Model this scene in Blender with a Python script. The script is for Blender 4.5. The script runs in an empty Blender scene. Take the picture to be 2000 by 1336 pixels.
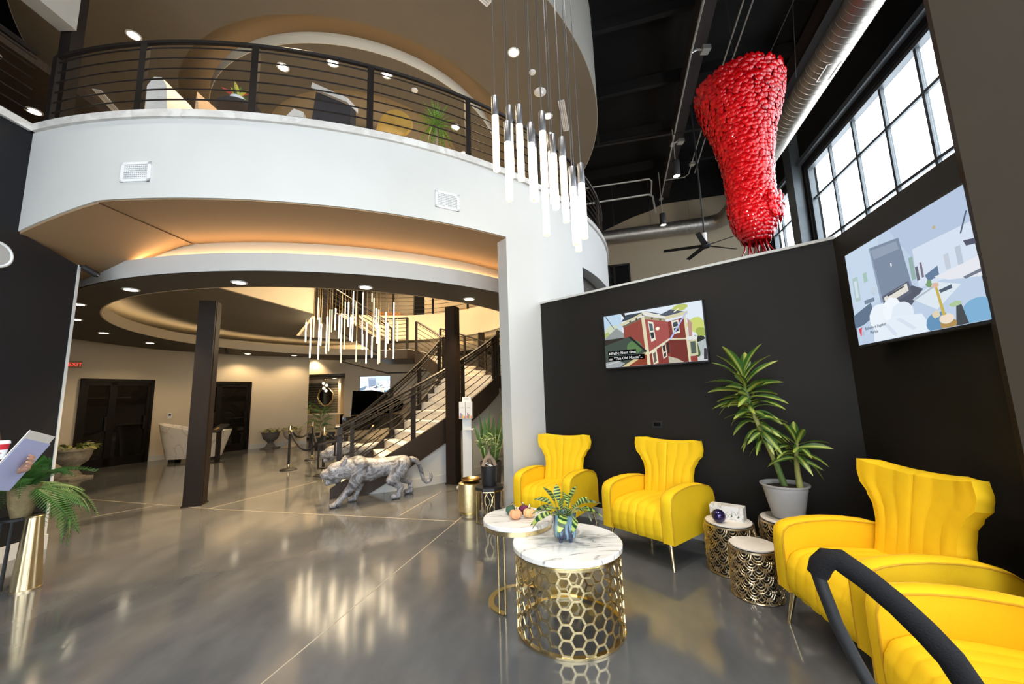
import bpy, bmesh, math, random
from math import sin, cos, pi, radians, sqrt, atan2, hypot
from mathutils import Matrix, Vector
random.seed(7)
SC = bpy.context.scene
COL = SC.collection
# ---------------------------------------------------------------- camera
cam = bpy.data.cameras.new('camera'); camo = bpy.data.objects.new('camera', cam); COL.objects.link(camo)
cam.sensor_width = 36.0; cam.lens = 13.5; cam.clip_start = 0.02; cam.clip_end = 200
_c, _s = cos(radians(-1.85)), sin(radians(-1.85)); _cp, _sp = cos(radians(8.01)), sin(radians(8.01))
camo.matrix_world = Matrix(((_c, -_s, 0, 0), (-_s*_sp, -_c*_sp, -_cp, 0), (_s*_cp, _c*_cp, -_sp, 1.45), (0, 0, 0, 1)))
SC.camera = camo
# ---------------------------------------------------------------- world: bright overcast sky
W = bpy.data.worlds.new('overcast_sky'); SC.world = W; W.use_nodes = True
WSTR = 6.0
bg = W.node_tree.nodes['Background']; bg.inputs[0].default_value = (0.91, 0.95, 1.0, 1); bg.inputs[1].default_value = WSTR
SC.view_settings.view_transform = 'Standard'; SC.view_settings.look = 'None'
SC.view_settings.exposure = 0.33; SC.view_settings.gamma = 1.0; SC.view_settings.use_curve_mapping = False
try:
    SC.cycles.use_denoising = True; SC.cycles.max_bounces = 8; SC.cycles.diffuse_bounces = 4; SC.cycles.glossy_bounces = 4
    SC.cycles.transparent_max_bounces = 12; SC.cycles.sample_clamp_indirect = 3.0; SC.cycles.caustics_reflective = False; SC.cycles.caustics_refractive = False
except Exception: pass
K_SPOT = 2.3; K_LED = 1.0; K_TUBE = 1.0
WARM = (1.0, 0.68, 0.34); WARMW = (1.0, 0.72, 0.40)
# ---------------------------------------------------------------- materials (all procedural)
MATS = {}
def mat(name, col, rough=0.5, metal=0.0, var=0.06, scale=8.0, bump=0.0, bscale=60.0, emit=None, estr=0.0, trans=0.0, ior=1.45, alpha=1.0, coat=0.0, spec=0.5, stretch=None, sheen=0.0, rvar=0.0):
    m = bpy.data.materials.new(name); m.use_nodes = True; MATS[name] = m
    nt = m.node_tree; N = nt.nodes; L = nt.links; b = N['Principled BSDF']
    b.inputs['Roughness'].default_value = rough; b.inputs['Metallic'].default_value = metal
    b.inputs['Specular IOR Level'].default_value = spec
    b.inputs['IOR'].default_value = ior; b.inputs['Transmission Weight'].default_value = trans
    b.inputs['Alpha'].default_value = alpha; b.inputs['Coat Weight'].default_value = coat
    if sheen: b.inputs['Sheen Weight'].default_value = sheen; b.inputs['Sheen Roughness'].default_value = 0.4; b.inputs['Sheen Tint'].default_value = (col[0], col[1], col[2], 1)
    b.inputs['Base Color'].default_value = (*col, 1)
    tc = N.new('ShaderNodeTexCoord'); src = tc.outputs['Object']
    if stretch:
        mp = N.new('ShaderNodeMapping'); mp.inputs['Scale'].default_value = stretch; L.new(src, mp.inputs[0]); src = mp.outputs[0]
    if var > 0:
        n = N.new('ShaderNodeTexNoise'); n.inputs['Scale'].default_value = scale; n.inputs['Detail'].default_value = 4; L.new(src, n.inputs['Vector'])
        r = N.new('ShaderNodeValToRGB'); r.color_ramp.elements[0].position = 0.3; r.color_ramp.elements[1].position = 0.7
        r.color_ramp.elements[0].color = (*[max(0, c*(1-var)) for c in col], 1); r.color_ramp.elements[1].color = (*[min(1, c*(1+var)) for c in col], 1)
        L.new(n.outputs[0], r.inputs[0]); L.new(r.outputs[0], b.inputs['Base Color'])
        if rvar:
            mr = N.new('ShaderNodeMapRange'); mr.inputs[3].default_value = max(0, rough-rvar); mr.inputs[4].default_value = rough+rvar
            L.new(n.outputs[0], mr.inputs[0]); L.new(mr.outputs[0], b.inputs['Roughness'])
    if bump > 0:
        n2 = N.new('ShaderNodeTexNoise'); n2.inputs['Scale'].default_value = bscale; n2.inputs['Detail'].default_value = 3; L.new(src, n2.inputs['Vector'])
        bp = N.new('ShaderNodeBump'); bp.inputs['Strength'].default_value = bump; bp.inputs['Distance'].default_value = 0.01
        L.new(n2.outputs[0], bp.inputs['Height']); L.new(bp.outputs[0], b.inputs['Normal'])
    if emit:
        b.inputs['Emission Color'].default_value = (*emit, 1); b.inputs['Emission Strength'].default_value = estr
    return m
def ramp_mat(name, stops, tex='noise', scale=4.0, rough=0.3, detail=6, dist=0.0, stretch=(1, 1, 1), metal=0, coat=0.0, bump=0.0, spec=0.5, rot=(0, 0, 0)):
    """procedural colour pattern through a colour ramp"""
    m = bpy.data.materials.new(name); m.use_nodes = True; MATS[name] = m
    nt = m.node_tree; N = nt.nodes; L = nt.links; b = N['Principled BSDF']
    b.inputs['Roughness'].default_value = rough; b.inputs['Metallic'].default_value = metal; b.inputs['Coat Weight'].default_value = coat
    b.inputs['Specular IOR Level'].default_value = spec
    tc = N.new('ShaderNodeTexCoord'); mp = N.new('ShaderNodeMapping'); mp.inputs['Scale'].default_value = stretch; mp.inputs['Rotation'].default_value = rot
    L.new(tc.outputs['Object'], mp.inputs[0])
    if tex == 'noise':
        t = N.new('ShaderNodeTexNoise'); t.inputs['Scale'].default_value = scale; t.inputs['Detail'].default_value = detail; t.inputs['Distortion'].default_value = dist
    elif tex == 'wave':
        t = N.new('ShaderNodeTexWave'); t.inputs['Scale'].default_value = scale; t.inputs['Distortion'].default_value = dist; t.inputs['Detail'].default_value = detail
    elif tex == 'voronoi':
        t = N.new('ShaderNodeTexVoronoi'); t.inputs['Scale'].default_value = scale
    L.new(mp.outputs[0], t.inputs['Vector'])
    r = N.new('ShaderNodeValToRGB'); e = r.color_ramp.elements
    while len(e) < len(stops): e.new(0.5)
    for k, (p, c) in enumerate(stops): e[k].position = p; e[k].color = (*c, 1)
    L.new(t.outputs['Fac' if tex in ('noise', 'wave') else 'Distance'], r.inputs[0]); L.new(r.outputs[0], b.inputs['Base Color'])
    if bump:
        bp = N.new('ShaderNodeBump'); bp.inputs['Strength'].default_value = bump; bp.inputs['Distance'].default_value = 0.01
        L.new(t.outputs['Fac' if tex in ('noise', 'wave') else 'Distance'], bp.inputs['Height']); L.new(bp.outputs[0], b.inputs['Normal'])
    return m
def emis(name, col, s):
    m = bpy.data.materials.new(name); m.use_nodes = True; MATS[name] = m
    nt = m.node_tree; nt.nodes.clear(); o = nt.nodes.new('ShaderNodeOutputMaterial'); e = nt.nodes.new('ShaderNodeEmission')
    e.inputs[0].default_value = (*col, 1); e.inputs[1].default_value = s; nt.links.new(e.outputs[0], o.inputs[0]); return m
def pane(name, tint=(1, 1, 1), gloss=0.08):
    m = bpy.data.materials.new(name); m.use_nodes = True; MATS[name] = m
    nt = m.node_tree; N = nt.nodes; N.clear(); o = N.new('ShaderNodeOutputMaterial'); t = N.new('ShaderNodeBsdfTransparent'); g = N.new('ShaderNodeBsdfGlossy'); x = N.new('ShaderNodeMixShader')
    t.inputs[0].default_value = (*tint, 1); g.inputs['Roughness'].default_value = 0.02; x.inputs[0].default_value = gloss
    nt.links.new(t.outputs[0], x.inputs[1]); nt.links.new(g.outputs[0], x.inputs[2]); nt.links.new(x.outputs[0], o.inputs[0]); return m
def leafmat(name, c1, c2, scale=30, wave=True, rough=0.45):
    m = ramp_mat(name, [(0.25, c1), (0.75, c2)], 'wave' if wave else 'noise', scale, rough, 2, 2.0, (1, 1, 1))
    b = m.node_tree.nodes['Principled BSDF']; b.inputs['Subsurface Weight'].default_value = 0.0; return m
# paint & building
M_white = mat('white_paint', (0.60, 0.60, 0.575), 0.6, var=0.02, scale=2)
M_cream = mat('cream_paint', (0.66, 0.575, 0.44), 0.6, var=0.02, scale=2)
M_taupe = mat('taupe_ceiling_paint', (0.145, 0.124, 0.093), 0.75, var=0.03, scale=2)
M_glow_ceil = mat('glow_tinted_soffit', (0.34, 0.225, 0.125), 0.75, var=0.03, scale=2)  # warm cove glow put into the soffit colour
M_brown = mat('dark_brown_soffit_paint', (0.075, 0.062, 0.048), 0.8, var=0.04, scale=2)
M_dark = mat('charcoal_wall_paint', (0.016, 0.0138, 0.0118), 0.5, var=0.05, scale=3, spec=0.25)
M_navy = mat('black_wall_paint', (0.0085, 0.0085, 0.0105), 0.6, var=0.05, scale=3, spec=0.3)
M_black = mat('black_ceiling_paint', (0.008, 0.0072, 0.0068), 0.85, var=0.1, scale=1.5, spec=0.2)
M_olive = mat('khaki_wall_paint', (0.029, 0.021, 0.013), 0.8, var=0.04, scale=3, spec=0.12)
M_far = mat('beige_wall_paint', (0.27, 0.215, 0.145), 0.7, var=0.03, scale=2)
M_steel = mat('bronze_black_steel', (0.018, 0.014, 0.012), 0.42, 0.2, var=0.1, spec=0.3)
M_column = mat('brown_black_column_steel', (0.018, 0.012, 0.0085), 0.5, 0.0, var=0.12, scale=5, spec=0.2)
M_string = mat('bronze_stringer_steel', (0.034, 0.025, 0.020), 0.45, 0.1, var=0.1, scale=5, spec=0.3)
M_wframe = mat('window_frame_grey', (0.10, 0.115, 0.125), 0.4, 0.3)
M_galv = mat('galvanised_steel', (0.36, 0.335, 0.30), 0.42, 0.9, var=0.12, scale=6)
M_cond = mat('conduit_steel', (0.60, 0.58, 0.54), 0.35, 0.8)
M_marbcap = ramp_mat('veined_marble_cap', [(0.35, (0.72, 0.70, 0.66)), (0.5, (0.60, 0.57, 0.53)), (0.6, (0.74, 0.72, 0.68))], 'noise', 2.2, 0.25, 8, 1.5)
M_marble = ramp_mat('white_marble', [(0.40, (0.86, 0.83, 0.78)), (0.495, (0.78, 0.74, 0.68)), (0.505, (0.30, 0.29, 0.26)), (0.52, (0.82, 0.78, 0.72)), (0.62, (0.86, 0.84, 0.80))], 'noise', 1.6, 0.14, 5, 0.6, (1.0, 4.2, 1), rot=(0, 0, 0.35))
M_tub = ramp_mat('calacatta_marble', [(0.45, (0.78, 0.74, 0.68)), (0.497, (0.68, 0.62, 0.54)), (0.505, (0.52, 0.45, 0.38)), (0.515, (0.78, 0.74, 0.68))], 'noise', 1.7, 0.2, 6, 1.0)
M_tread = mat('white_stone_tread', (0.72, 0.70, 0.66), 0.4, var=0.05, scale=6)
M_gold = mat('polished_brass', (0.80, 0.65, 0.36), 0.22, 1.0, var=0.05)
M_dgold = mat('antique_gold_metal', (0.78, 0.64, 0.42), 0.30, 1.0, var=0.12, scale=20)
M_hammer = mat('hammered_gold', (0.80, 0.66, 0.36), 0.28, 1.0, var=0.08, scale=30, bump=0.35, bscale=130)
M_velvet = mat('yellow_velvet', (0.90, 0.58, 0.015), 0.75, var=0.03, scale=5, sheen=0.5, bump=0.12, bscale=220, spec=0.2)
M_chrome = mat('gunmetal', (0.22, 0.22, 0.23), 0.35, 0.9)
M_blackpl = mat('black_plastic', (0.012, 0.012, 0.013), 0.6)
M_rubber = mat('black_foam_rubber', (0.009, 0.0085, 0.0095), 0.8, spec=0.2, bump=0.3, bscale=300)
M_gloss = mat('black_piano_lacquer', (0.006, 0.005, 0.005), 0.06, coat=0.6)
M_wpl = mat('white_plastic', (0.80, 0.81, 0.81), 0.4, var=0.02)
M_gpl = mat('grey_plastic', (0.42, 0.42, 0.41), 0.5, var=0.05)
M_soil = mat('potting_soil', (0.05, 0.032, 0.022), 0.95, bump=1.0, bscale=80)
M_glassdk = mat('dark_tinted_glass', (0.008, 0.008, 0.008), 0.04, var=0, spec=0.6)
M_pane = pane('window_glass', (0.97, 0.99, 1.0), 0.06)
M_clear = pane('clear_glass', (0.95, 0.96, 0.95), 0.14)
M_skin = mat('skin', (0.48, 0.27, 0.18), 0.5, var=0.06)
M_orange = mat('orange_timber', (0.50, 0.22, 0.06), 0.5, var=0.15, scale=3, stretch=(8, 8, 1))
M_floor = None
def floor_material():
    m = bpy.data.materials.new('polished_concrete'); m.use_nodes = True; N = m.node_tree.nodes; L = m.node_tree.links; b = N['Principled BSDF']
    tc = N.new('ShaderNodeTexCoord')
    mp = N.new('ShaderNodeMapping'); mp.inputs['Scale'].default_value = (1, 0.55, 1); mp.inputs['Rotation'].default_value = (0, 0, 0.5); L.new(tc.outputs['Object'], mp.inputs[0])
    a = N.new('ShaderNodeTexNoise'); a.inputs['Scale'].default_value = 0.9; a.inputs['Detail'].default_value = 4; a.inputs['Distortion'].default_value = 0.8; L.new(mp.outputs[0], a.inputs['Vector'])
    c = N.new('ShaderNodeTexNoise'); c.inputs['Scale'].default_value = 4.5; c.inputs['Detail'].default_value = 3; L.new(mp.outputs[0], c.inputs['Vector'])
    r = N.new('ShaderNodeValToRGB'); e = r.color_ramp.elements
    e[0].position = 0.32; e[0].color = (0.080, 0.086, 0.096, 1); e[1].position = 0.70; e[1].color = (0.150, 0.152, 0.153, 1); L.new(a.outputs[0], r.inputs[0])
    r2 = N.new('ShaderNodeValToRGB'); e = r2.color_ramp.elements
    e[0].position = 0.3; e[0].color = (0.80, 0.80, 0.80, 1); e[1].position = 0.72; e[1].color = (1.12, 1.10, 1.06, 1); L.new(c.outputs[0], r2.inputs[0])
    x = N.new('ShaderNodeMix'); x.data_type = 'RGBA'; x.blend_type = 'MULTIPLY'; x.inputs[0].default_value = 1.0
    L.new(r.outputs[0], x.inputs[6]); L.new(r2.outputs[0], x.inputs[7]); L.new(x.outputs[2], b.inputs['Base Color'])
    mr = N.new('ShaderNodeMapRange'); mr.inputs[3].default_value = 0.07; mr.inputs[4].default_value = 0.15; L.new(a.outputs[0], mr.inputs[0]); L.new(mr.outputs[0], b.inputs['Roughness'])
    b.inputs['Specular IOR Level'].default_value = 0.9; b.inputs['IOR'].default_value = 1.6
    return m
M_floor = floor_material()
# ---------------------------------------------------------------- mesh builder
class MB:
    def __init__(s): s.v = []; s.f = []; s.mi = []; s.sm = []; s.cur = 0; s.smooth = True
    def add(s, vs, fs, smooth=None):
        o = len(s.v); s.v.extend([tuple(p) for p in vs])
        for f in fs: s.f.append([i+o for i in f]); s.mi.append(s.cur); s.sm.append(s.smooth if smooth is None else smooth)
        return s
    def box(s, x0, x1, y0, y1, z0, z1, M=None):
        vs = [Vector((x, y, z)) for z in (z0, z1) for y in (y0, y1) for x in (x0, x1)]
        if M is not None: vs = [M @ v for v in vs]
        return s.add(vs, [(0, 2, 3, 1), (4, 5, 7, 6), (0, 1, 5, 4), (2, 6, 7, 3), (0, 4, 6, 2), (1, 3, 7, 5)], False)
    def bar(s, a, b, w, h=None, up=(0, 0, 1)):
        """rectangular bar from a to b, width w, height h"""
        a, b = Vector(a), Vector(b); h = h or w; d = (b-a).normalized(); u = Vector(up)
        if abs(d.dot(u)) > 0.98: u = Vector((0, 1, 0))
        r = d.cross(u).normalized(); u = r.cross(d)
        vs = [p + r*(sx*w/2) + u*(sy*h/2) for p in (a, b) for sy in (-1, 1) for sx in (-1, 1)]
        return s.add(vs, [(0, 2, 3, 1), (4, 5, 7, 6), (0, 1, 5, 4), (2, 6, 7, 3), (0, 4, 6, 2), (1, 3, 7, 5)], False)
    def prism(s, poly, z0, z1):
        n = len(poly); vs = [(x, y, z0) for x, y in poly] + [(x, y, z1) for x, y in poly]
        return s.add(vs, [list(range(n))[::-1], list(range(n, 2*n))] + [(i, (i+1) % n, n+(i+1) % n, n+i) for i in range(n)], False)
    def extr(s, poly3, vec):
        n = len(poly3); vec = Vector(vec); vs = [Vector(p) for p in poly3]; vs += [p+vec for p in vs]
        return s.add(vs, [list(range(n))[::-1], list(range(n, 2*n))] + [(i, (i+1) % n, n+(i+1) % n, n+i) for i in range(n)], False)
    def tube(s, pts, r, n=8, closed=False, flat=None):
        pts = [Vector(p) for p in pts]; m = len(pts); R = r if isinstance(r, (list, tuple)) else [r]*m
        T = []
        for i in range(m):
            a = pts[i-1] if (i > 0 or closed) else pts[i]; b = pts[(i+1) % m] if (i < m-1 or closed) else pts[i]
            T.append((b-a).normalized() if (b-a).length > 1e-9 else Vector((0, 0, 1)))
        u = T[0].orthogonal().normalized(); vs = []; fs = []
        for i in range(m):
            u = (u - T[i]*u.dot(T[i]))
            u = u.normalized() if u.length > 1e-6 else T[i].orthogonal().normalized()
            w = T[i].cross(u)
            for k in range(n):
                t = 2*pi*k/n; vs.append(pts[i] + (u*cos(t) + w*sin(t))*R[i])
        for i in range(m if closed else m-1):
            j = (i+1) % m
            for k in range(n): fs.append((i*n+k, i*n+(k+1) % n, j*n+(k+1) % n, j*n+k))
        if not closed: fs.append(list(range(n))[::-1]); fs.append([(m-1)*n+k for k in range(n)])
        return s.add(vs, fs)
    def lathe(s, prof, n=32, c=(0, 0), cap=True, M=None):
        vs = []; fs = []; m = len(prof)
        for r, z in prof:
            for k in range(n):
                t = 2*pi*k/n; p = Vector((c[0]+r*cos(t), c[1]+r*sin(t), z)); vs.append(M @ p if M is not None else p)
        for i in range(m-1):
            for k in range(n): fs.append((i*n+k, i*n+(k+1) % n, (i+1)*n+(k+1) % n, (i+1)*n+k))
        if cap: fs.append(list(range(n))[::-1]); fs.append([(m-1)*n+k for k in range(n)])
        return s.add(vs, fs)
    def ball(s, c, r, n=12, m=8, sc=(1, 1, 1)):
        vs = []; fs = []
        for i in range(m+1):
            a = pi*i/m
            for k in range(n):
                t = 2*pi*k/n; vs.append((c[0]+r*sc[0]*sin(a)*cos(t), c[1]+r*sc[1]*sin(a)*sin(t), c[2]+r*sc[2]*cos(a)))
        for i in range(m):
            for k in range(n): fs.append((i*n+k, (i+1)*n+k, (i+1)*n+(k+1) % n, i*n+(k+1) % n))
        return s.add(vs, fs)
    def caps(s, a, b, ra, rb, n=12):
        """tapered capsule as one closed hull"""
        a, b = Vector(a), Vector(b); d = b-a; L = d.length
        if L < 1e-6: return s.ball(a, ra, n, 8)
        d /= L; u = d.orthogonal().normalized(); w = d.cross(u); rows = []
        for i in range(5): t = pi/2*(i/4); rows.append((a - d*(ra*cos(t)), ra*sin(t)))
        for i in range(5): t = pi/2*(i/4); rows.append((b + d*(rb*sin(t)), rb*cos(t)))
        vs = []; fs = []
        for p, r in rows:
            for k in range(n): t = 2*pi*k/n; vs.append(p + (u*cos(t)+w*sin(t))*max(r, 1e-5))
        for i in range(len(rows)-1):
            for k in range(n): fs.append((i*n+k, i*n+(k+1) % n, (i+1)*n+(k+1) % n, (i+1)*n+k))
        return s.add(vs, fs)
    def grid(s, fn, nu, nv, wrap=False):
        vs = [fn(i/nu, j/nv) for j in range(nv+1) for i in range(nu+(0 if wrap else 1))]; w = nu if wrap else nu+1
        fs = [(j*w+i, j*w+(i+1) % w, (j+1)*w+(i+1) % w, (j+1)*w+i) for j in range(nv) for i in range(nu)]
        return s.add(vs, fs)
    def sector(s, c, r0, r1, z0, z1, a0, a1, n=48, closed=False):
        """annular sector, angle from -y towards +x in degrees; r0/z0/z1 may be functions of the angle"""
        g = lambda q, a: q(a) if callable(q) else q
        vs = []; fs = []; m = n if closed else n+1
        for i in range(m):
            a = a0+(a1-a0)*i/n; t = radians(a)
            for r, z in ((g(r0, a), g(z0, a)), (g(r1, a), g(z0, a)), (g(r1, a), g(z1, a)), (g(r0, a), g(z1, a))):
                vs.append((c[0]+r*sin(t), c[1]-r*cos(t), z))
        for i in range(n):
            j = (i+1) % m
            for k in range(4): fs.append((i*4+k, i*4+(k+1) % 4, j*4+(k+1) % 4, j*4+k))
        if not closed: fs.append((0, 1, 2, 3)); fs.append(tuple(4*n+k for k in (3, 2, 1, 0)))
        return s.add(vs, fs)
    def build(s, name, mats, parent=None, world=False, sharp=38, props=None):
        me = bpy.data.meshes.new(name); me.from_pydata(s.v, [], s.f); me.validate()
        for m in (mats if isinstance(mats, (list, tuple)) else [mats]): me.materials.append(m)
        if len(me.polygons) == len(s.f):
            me.polygons.foreach_set('material_index', s.mi); me.polygons.foreach_set('use_smooth', s.sm)
        bm = bmesh.new(); bm.from_mesh(me); bmesh.ops.recalc_face_normals(bm, faces=bm.faces); bm.to_mesh(me); bm.free()
        me.set_sharp_from_angle(angle=radians(sharp))
        return put(name, me, parent, world, props)
def put(name, me, parent=None, world=False, props=None):
    o = bpy.data.objects.new(name, me); COL.objects.link(o)
    if parent is not None:
        o.parent = parent
        if world: o.matrix_parent_inverse = Matrix.LocRotScale(parent.location, parent.rotation_euler, None).inverted()
    for k, v in (props or {}).items(): o[k] = v
    return o
def thing(name, label, cat, loc=(0, 0, 0), rotz=0.0, group=None):
    o = bpy.data.objects.new(name, None); COL.objects.link(o); o.empty_display_size = 0.1
    o.location = loc; o.rotation_euler = (0, 0, rotz); o['label'] = label; o['category'] = cat
    if group: o['group'] = group
    return o
def tag(o, label, cat, group=None):
    o['label'] = label; o['category'] = cat
    if group: o['group'] = group
    return o
STRUCT = {'kind': 'structure'}
def struct(mb, name, m, parent=None, **k):
    return mb.build(name, m, parent, props=None if parent else STRUCT, **k)
def remesh(mb, name, m, parent, voxel, smooth=6, world=False, props=None):
    """fuse overlapping capsules into one continuous skin"""
    me = bpy.data.meshes.new(name); me.from_pydata(mb.v, [], mb.f)
    t = bpy.data.objects.new(name, me); COL.objects.link(t)
    r = t.modifiers.new('r', 'REMESH'); r.mode = 'VOXEL'; r.voxel_size = voxel; r.use_smooth_shade = True
    if smooth: q = t.modifiers.new('s', 'SMOOTH'); q.factor = 0.5; q.iterations = smooth
    dg = bpy.context.evaluated_depsgraph_get(); new = bpy.data.meshes.new_from_object(t.evaluated_get(dg)); new.name = name
    bpy.data.objects.remove(t); bpy.data.meshes.remove(me)
    new.materials.clear()
    for x in (m if isinstance(m, (list, tuple)) else [m]): new.materials.append(x)
    for p in new.polygons: p.use_smooth = True
    return put(name, new, parent, world, props)
def dup(root, loc=None, rotz=None, label=None):
    """copy of a thing with copies of its parts and sub-parts"""
    kids = {}
    for o in COL.objects:
        if o.parent: kids.setdefault(o.parent.name, []).append(o)
    def cp(o, par):
        c = o.copy(); COL.objects.link(c)
        if par is not None: c.parent = par; c.matrix_parent_inverse = o.matrix_parent_inverse.copy()
        for ch in kids.get(o.name, []): cp(ch, c)
        return c
    r = cp(root, None)
    if loc is not None: r.location = loc
    if rotz is not None: r.rotation_euler = (0, 0, rotz)
    if label: r['label'] = label
    return r
def text_mesh(name, s, size, m, parent=None, M=None, depth=0.001, align='LEFT', world=False, spacing=1.0):
    cu = bpy.data.curves.new(name, 'FONT'); cu.body = s; cu.size = size; cu.extrude = depth; cu.align_x = align; cu.space_line = spacing
    t = bpy.data.objects.new(name, cu); COL.objects.link(t)
    dg = bpy.context.evaluated_depsgraph_get(); me = bpy.data.meshes.new_from_object(t.evaluated_get(dg)); me.name = name
    bpy.data.objects.remove(t); bpy.data.curves.remove(cu)
    if M is not None: me.transform(M)
    me.materials.clear(); me.materials.append(m)
    return put(name, me, parent, world)
def spot(name, loc, target, power, size=100, blend=0.6, col=WARMW, rad=0.05):
    l = bpy.data.lights.new(name, 'SPOT'); l.energy = power*K_SPOT; l.spot_size = radians(size); l.spot_blend = blend; l.color = col; l.shadow_soft_size = rad
    o = bpy.data.objects.new(name, l); COL.objects.link(o); o.location = loc
    d = Vector(target)-Vector(loc); o.rotation_euler = d.to_track_quat('-Z', 'Y').to_euler(); return o
C0 = (-3.67, 9.57)
def P(a, r, z=None):
    t = radians(a); x, y = C0[0]+r*sin(t), C0[1]-r*cos(t)
    return (x, y) if z is None else (x, y, z)
ORD = ['first', 'second', 'third', 'fourth', 'fifth', 'sixth', 'seventh', 'eighth', 'ninth', 'tenth', 'eleventh', 'twelfth', 'thirteenth', 'fourteenth']
# ================================================================ SETTING
# floor: one polished slab with sawn joints
mb = MB(); mb.box(-14, 12, -4.2, 20, -0.2, 0.0); floor = struct(mb, 'floor', M_floor)
M_joint = mat('joint_filler', (0.42, 0.37, 0.28), 0.4)
JL = [((-1.37, 2.23), (-0.69, 4.96)), ((-7.91, 6.83), (-4.19, 5.67)), ((-4.19, 5.67), (-0.73, 4.81)), ((-0.69, 4.96), (-0.08, 6.68)), ((-1.49, 5.11), (-1.19, 6.3)), ((-4.39, 5.74), (-3.69, 7.4)), ((-5.8, 5.49), (-5.34, 6.06)), ((-1.9, 0.1), (-1.37, 2.23))]
for a, b in JL:
    m_ = MB(); m_.bar((*a, 0.0), (*b, 0.0), 0.009, 0.002); m_.build('floor_joint', M_joint, floor)
# left wall (dark) with its header above the upper balcony
mb = MB(); mb.extr([(-5.04, -6, 0), (-5.04, 4.31, 0), (-5.04, 4.31, 3.12), (-5.04, 3.73, 3.29), (-5.04, 3.73, 4.39), (-5.04, -6, 4.39)], (-0.2, 0, 0))
struct(mb, 'wall_left', M_navy)
mb = MB(); mb.box(-5.24, -5.04, -4, 3.97, 5.9, 10.2); struct(mb, 'wall_left_upper', mat('grey_header_paint', (.36, .34, .295), .65, var=.02))
mb = MB(); mb.box(-5.05, -5.028, 4.295, 4.318, 0.14, 3.13); struct(mb, 'trim_1', M_white)
mb = MB(); mb.box(-5.05, -5.02, -6, 4.33, 0, 0.15); mb.box(-5.26, -5.05, 4.31, 4.33, 0, 0.15); struct(mb, 'baseboard_left', M_white)
# rotunda: outer drum wall with its portal, haunched on the left
def zb(a):
    x = C0[0]+6*sin(radians(a)); return 3.52 if x > -4.10 else 3.52+0.245*(x+4.10)
aL, aJ, aD0, aD1 = -13.2, 37.3, 54.1, 74.0
mb = MB()
mb.sector(C0, 5.80, 6.0, zb, 4.39, aL, aJ, 64)
mb.sector(C0, 5.80, 6.0, 0, 4.39, aJ, aD0, 20)
mb.sector(C0, 5.80, 6.0, 3.50, 4.39, aD0, aD1, 24)
mb.sector(C0, 5.80, 6.0, 0, 4.39, aD1, 150, 60)
struct(mb, 'wall_rotunda', M_white, sharp=25)
mb = MB(); mb.sector(C0, 5.70, 5.79, 0, 3.5, aD0-3, aD1+3, 16); struct(mb, 'wall_doorway_shade', M_brown)  # dark sheet standing in for the unlit interior behind the doorway
mb = MB(); mb.sector(C0, 5.76, 6.035, 4.39, 4.47, aL, 150, 140); mb.box(-5.27, -5.005, -6, 3.735, 4.39, 4.47); struct(mb, 'trim_2', M_marbcap)
# upper floor slab with its star-shaped opening, soffit painted taupe
hole = [(-27, 3.3), (-55.4, 1.22), (-126, 3.74), (-155, 3.85)]
def rin(a):
    a = (a+180) % 360-180
    pts = [(-27., C0[0]+3.3*sin(radians(-27)), C0[1]-3.3*cos(radians(-27))), (-55.4, -4.67, 8.88), (-126., -6.7, 11.76)]
    def seg(p, q, a):
        t = radians(a); d = (sin(t), -cos(t)); x1, y1 = p[0]-C0[0], p[1]-C0[1]; x2, y2 = q[0]-C0[0], q[1]-C0[1]
        ex, ey = x2-x1, y2-y1; den = d[0]*ey-d[1]*ex
        return (x1*ey-y1*ex)/den if abs(den) > 1e-9 else 3.85
    if -126 <= a <= -55.4: return max(0.2, min(5.7, seg(pts[1][1:], pts[2][1:], a)))
    if -55.4 <= a <= -27: return max(0.2, min(5.7, seg(pts[0][1:], pts[1][1:], a)))
    if -142 <= a < -126: return 3.74+(3.85-3.74)*(-126-a)/16
    if -27 < a <= -15: return 3.3+(3.85-3.3)*(a+27)/12
    return 3.85
mb = MB(); mb.sector(C0, rin, 5.79, 3.53, 4.42, 0, 360, 360, True); struct(mb, 'floor_upper', M_cream, sharp=30)
mb = MB(); mb.sector(C0, lambda a: rin(a)+0.004, 5.79, 3.512, 3.53, 0, 360, 360, True); struct(mb, 'ceiling_rotunda', M_taupe, sharp=30)
mb = MB(); mb.sector(C0, 4.89, 5.985, 3.508, 3.519, -4.3, 46, 60); struct(mb, 'ceiling_portal', M_glow_ceil)
# haunch: the soffit folding down to the left wall
mb = MB(); zz = lambda a, r: 3.52+0.245*min(0, C0[0]+r*sin(radians(a))+4.10)
vs = []; fs = []
A = [-4.1-(i*41/24) for i in range(25)]
for a in A:
    for r in (4.93, 5.985): vs.append(P(a, r, min(3.516, max(3.21, zz(a, r)))-.022))
    for r in (4.93, 5.985): vs.append(P(a, r, min(3.516, max(3.21, zz(a, r)))))
for i in range(24):
    a0, b0 = i*4, i*4+4; fs += [(a0, a0+1, b0+1, b0), (a0+2, b0+2, b0+3, a0+3), (a0, b0, b0+2, a0+2), (a0+1, a0+3, b0+3, b0+1)]
mb.add(vs, fs); struct(mb, 'ceiling_haunch', M_glow_ceil)
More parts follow.
